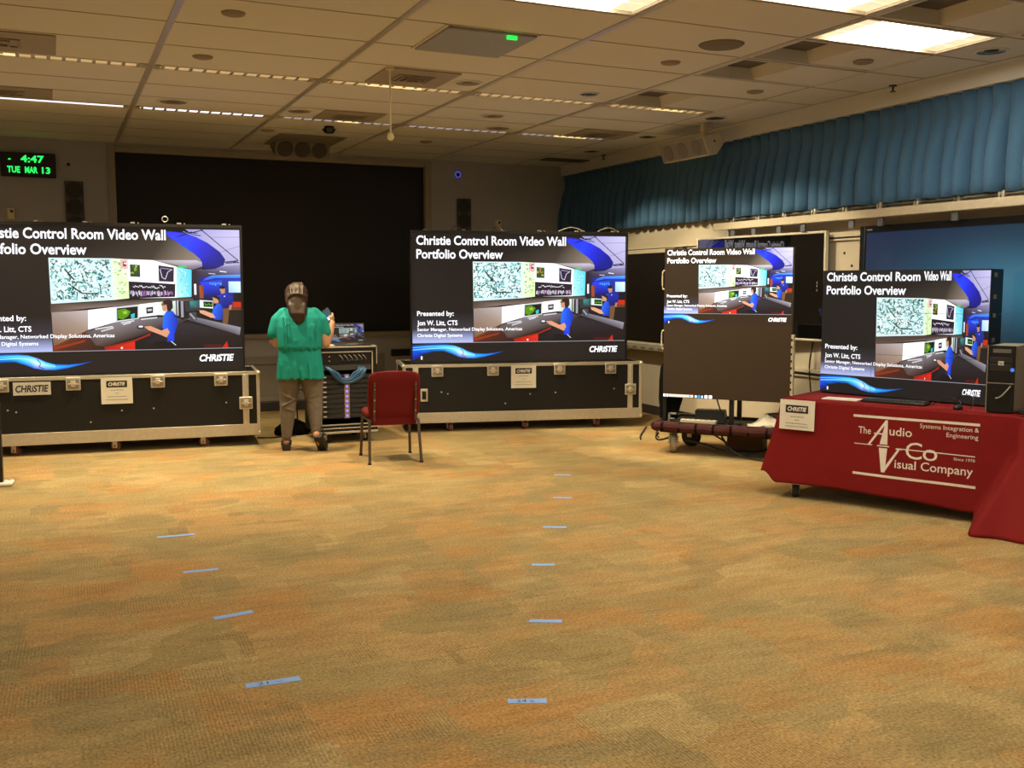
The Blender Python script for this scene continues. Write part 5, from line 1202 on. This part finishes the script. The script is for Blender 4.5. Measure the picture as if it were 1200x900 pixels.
# trousers
T = MB()
def oval(z, cx, cy, rx, ry, n=24): return [(cx + rx * math.cos(2 * PI * k / n), cy + ry * math.sin(2 * PI * k / n), z) for k in range(n)]
T.loft([oval(1.0, 0, 0, .15, .12), oval(.92, 0, -.005, .185, .135), oval(.82, 0, -.01, .20, .145), oval(.74, 0, -.005, .20, .13)])
T.chain([(-.10, -.002, .80), (-.110, .0, .66), (-.120, .012, .50), (-.130, -.005, .34), (-.142, -.012, .14)], [.118, .108, .086, .072, .048], 18)
T.chain([(.10, -.002, .80), (.112, .0, .66), (.126, .0, .50), (.136, -.075, .34), (.138, -.135, .205)], [.118, .108, .086, .070, .048], 18)
random.seed(21)
for k in range(0):        # creases at the knees and ankles
    z = (.56 - .022 * k) if k < 9 else (.30 - .022 * (k - 9)); t_ = (.66 - z) / .52; a = random.uniform(-.5, .5)
    rr = .105 - .055 * t_
    T.ball((-.112 - .03 * t_ + .01 * a, -.012, z), (rr + .002, rr + .004, .008), 10, rot=Matrix.Rotation(a * .5, 4, 'Y'))
    if z > .24: T.ball((.115 + .026 * t_ + .01 * a, -.01 - .14 * max(0, (.5 - z) / .3), z), (rr, rr + .002, .008), 10, rot=Matrix.Rotation(-a * .5, 4, 'Y'))
for (x, y, z, a, rr) in ((-.117, -.02, .53, .5, .088), (-.118, -.02, .47, -.45, .085), (-.124, -.012, .41, .4, .080), (-.138, -.012, .235, -.3, .058), (-.14, -.012, .19, .35, .054), (.122, -.012, .53, -.5, .088), (.126, -.02, .465, .4, .086), (.130, -.05, .41, -.4, .08), (.137, -.115, .26, .3, .057), (.138, -.13, .225, -.3, .052)):
    T.ball((x, y, z), (rr, rr + .002, .014), 12, rot=Matrix.Rotation(a, 4, 'Y'))
fuse(T, 'trousers', mat('taupe_denim', (.14, .11, .08, 1), .85, var=.22, scale=30, bump=.12), wm, .0075, 6)
# loose top
SH = MB()
def sq(z, cx, cy, rx, ry, n=28, p=.75): return [(cx + rx * math.copysign(abs(math.cos(2 * PI * k / n)) ** p, math.cos(2 * PI * k / n)), cy + ry * math.copysign(abs(math.sin(2 * PI * k / n)) ** p, math.sin(2 * PI * k / n)), z + .012 * math.sin(3 * 2 * PI * k / n) * (z < .76)) for k in range(n)]
SH.loft([sq(.705, .0, 0, .228, .17), sq(.78, 0, 0, .222, .168), sq(.88, 0, -.005, .212, .16), sq(.955, .0, -.005, .202, .148), sq(.985, 0, -.005, .200, .145), sq(1.01, 0, -.012, .212, .165), sq(1.08, 0, -.008, .215, .16), sq(1.2, 0, .01, .215, .15), sq(1.29, 0, .03, .205, .125), sq(1.345, 0, .045, .165, .095), sq(1.385, 0, .06, .09, .07)])
for sx, e1 in ((-1, (-.232, .02, 1.14)), (1, (.232, .025, 1.15))):
    SH.chain([(sx * .14, .045, 1.315), (sx * .192, .04, 1.25), e1], [.072, .082, .072], 20)
for x, x2, y0, z0, z1, w in ((-.13, -.15, -.148, 1.0, 1.30, .018), (-.085, -.10, -.158, .99, 1.24, .014), (-.03, -.05, -.165, 1.0, 1.14, .014), (.03, .05, -.165, .99, 1.12, .013), (.10, .12, -.155, .99, 1.22, .016), (.15, .165, -.14, 1.0, 1.29, .017),
                         (-.185, -.17, -.12, .72, .95, .020), (-.12, -.10, -.15, .71, .90, .018), (-.05, -.05, -.168, .71, .95, .016), (.02, .0, -.172, .71, .88, .018), (.09, .08, -.163, .71, .95, .017), (.16, .14, -.135, .71, .93, .020)):
    SH.chain([(x, y0 + .006, z0), ((x + x2) / 2, y0 + .004, (z0 + z1) / 2), (x2, y0 + .03, z1)], [w, w, w * .5], 8)
fuse(SH, 'top', mat('teal_top', (.012, .27, .225, 1), .8, var=.12, scale=12, bump=.06, spec=.2), wm, .0075, 3)
# hair, pulled back, tied and hanging
H = MB()
H.ball((-.022, .095, 1.515), (.113, .122, .112), 16); H.ball((-.022, .02, 1.475), (.112, .075, .085), 14)
H.ball((-.022, -.015, 1.44), (.106, .075, .075), 14)
H.chain([(-.018, -.02, 1.43), (-.012, -.06, 1.35), (-.002, -.09, 1.285), (.0, -.115, 1.25)], [.098, .09, .062, .03], 16)
for dx in (-.075, -.045, -.015, .02, .05): H.chain([(dx - .01, -.03, 1.475), (dx - .005, -.105, 1.40), (dx * .8, -.145, 1.33), (dx * .5, -.150, 1.262)], [.022, .026, .022, .010], 8)
for dx in (-.07, -.03, .01, .05): H.chain([(dx * .6, .12, 1.622), (dx - .01, .02, 1.585), (dx * .9 - .01, -.045, 1.515)], [.011, .014, .012], 8)
H.loft([[(-.02 + (.075 + .016 * math.cos(a)) * math.cos(b), -.055 - .03 * math.sin(b) + .016 * math.sin(a), 1.468 + (.05 + .016 * math.cos(a)) * math.sin(b)) for a in [2 * PI * j / 8 for j in range(8)]] for b in [PI * i / 12 for i in range(13)]])
hair_m = mat('brown_hair', (.045, .024, .014, 1), .5, var=.6, scale=30, bump=.5, spec=.3)
hr = fuse(H, 'hair', hair_m, wm, .0065, 3)
# sandals
def sandal(name, M):
    s_ = MB(); pr = [(-.038, -.055), (.038, -.055), (.042, .06), (.045, .15), (.02, .195), (-.02, .195), (-.045, .15), (-.04, .06)]
    n = len(pr); hgt = lambda y: .062 if y < -.0 else (.05 if y < .1 else .028)
    s_.loft([[(x, y, 0) for x, y in pr], [(x * 1.03, y, hgt(y)) for x, y in pr]])
    o = s_.build('sandal', mat('sandal_black', (.014, .011, .009, 1), .6), wm, bevel=.004); o.matrix_local = M
    q = MB(); q.tube([(-.042, .12, .03), (-.03, .12, .085), (0, .12, .10), (.03, .12, .085), (.042, .12, .03)], .010); q.tube([(-.04, -.03, .06), (-.042, 0, .095), (0, .045, .14), (.042, 0, .095), (.04, -.03, .06)], .008); q.tube([(-.036, -.03, .06), (-.034, -.06, .10), (0, -.07, .11), (.034, -.06, .10), (.036, -.03, .06)], .007); q.build('strap', mat('strap_brown', (.03, .018, .012, 1), .6), o)
    return o
sandal('sandal', Matrix.Translation((-.147, -.005, .0)) @ Matrix.Rotation(R(2), 4, 'Z'))
sandal('sandal', Matrix.Translation((.158, -.19, .105)) @ Matrix.Rotation(R(-24), 4, 'Z') @ Matrix.Rotation(R(-52), 4, 'X'))
# phone in the right hand, small black thing in the left
PM = wm.matrix_basis
ph = thing('smartphone', 'smartphone held up in the right hand of the person in teal', 'phone'); ph.matrix_world = PM @ Matrix.Translation((.285, .168, 1.305)) @ Matrix.Rotation(R(-32), 4, 'Y') @ Matrix.Rotation(R(-12), 4, 'X')
MB().box2((-.037, -.004, -.07), (.037, .004, .07)).build('body', black_plastic, ph, bevel=.003)
q = MB(); q.box2((-.033, -.005, -.058), (.033, -.0042, .058)); q.build('screen', mat('phone_screen', (.01, .02, .03, 1), .15, emit=(.10, .16, .20, 1), es=.6), ph)
q = MB(); q.box2((-.028, -.0058, -.045), (.015, -.0051, -.012)); q.build('lit_window', mat('phone_window', (.5, .6, .7, 1), .3, emit=(.75, .88, 1, 1), es=.9), ph)
rm = thing('remote_control', 'small black handheld device in the left hand of the person in teal', 'remote'); rm.matrix_world = PM @ Matrix.Translation((-.272, .285, 1.078)) @ Matrix.Rotation(R(8), 4, 'Z')
MB().box2((-.022, -.07, -.008), (.022, .06, .008)).build('body', black_plastic, rm, bevel=.004); MB().box2((-.012, -.01, .0075), (.012, .03, .0105)).build('buttons', grey_ink, rm)
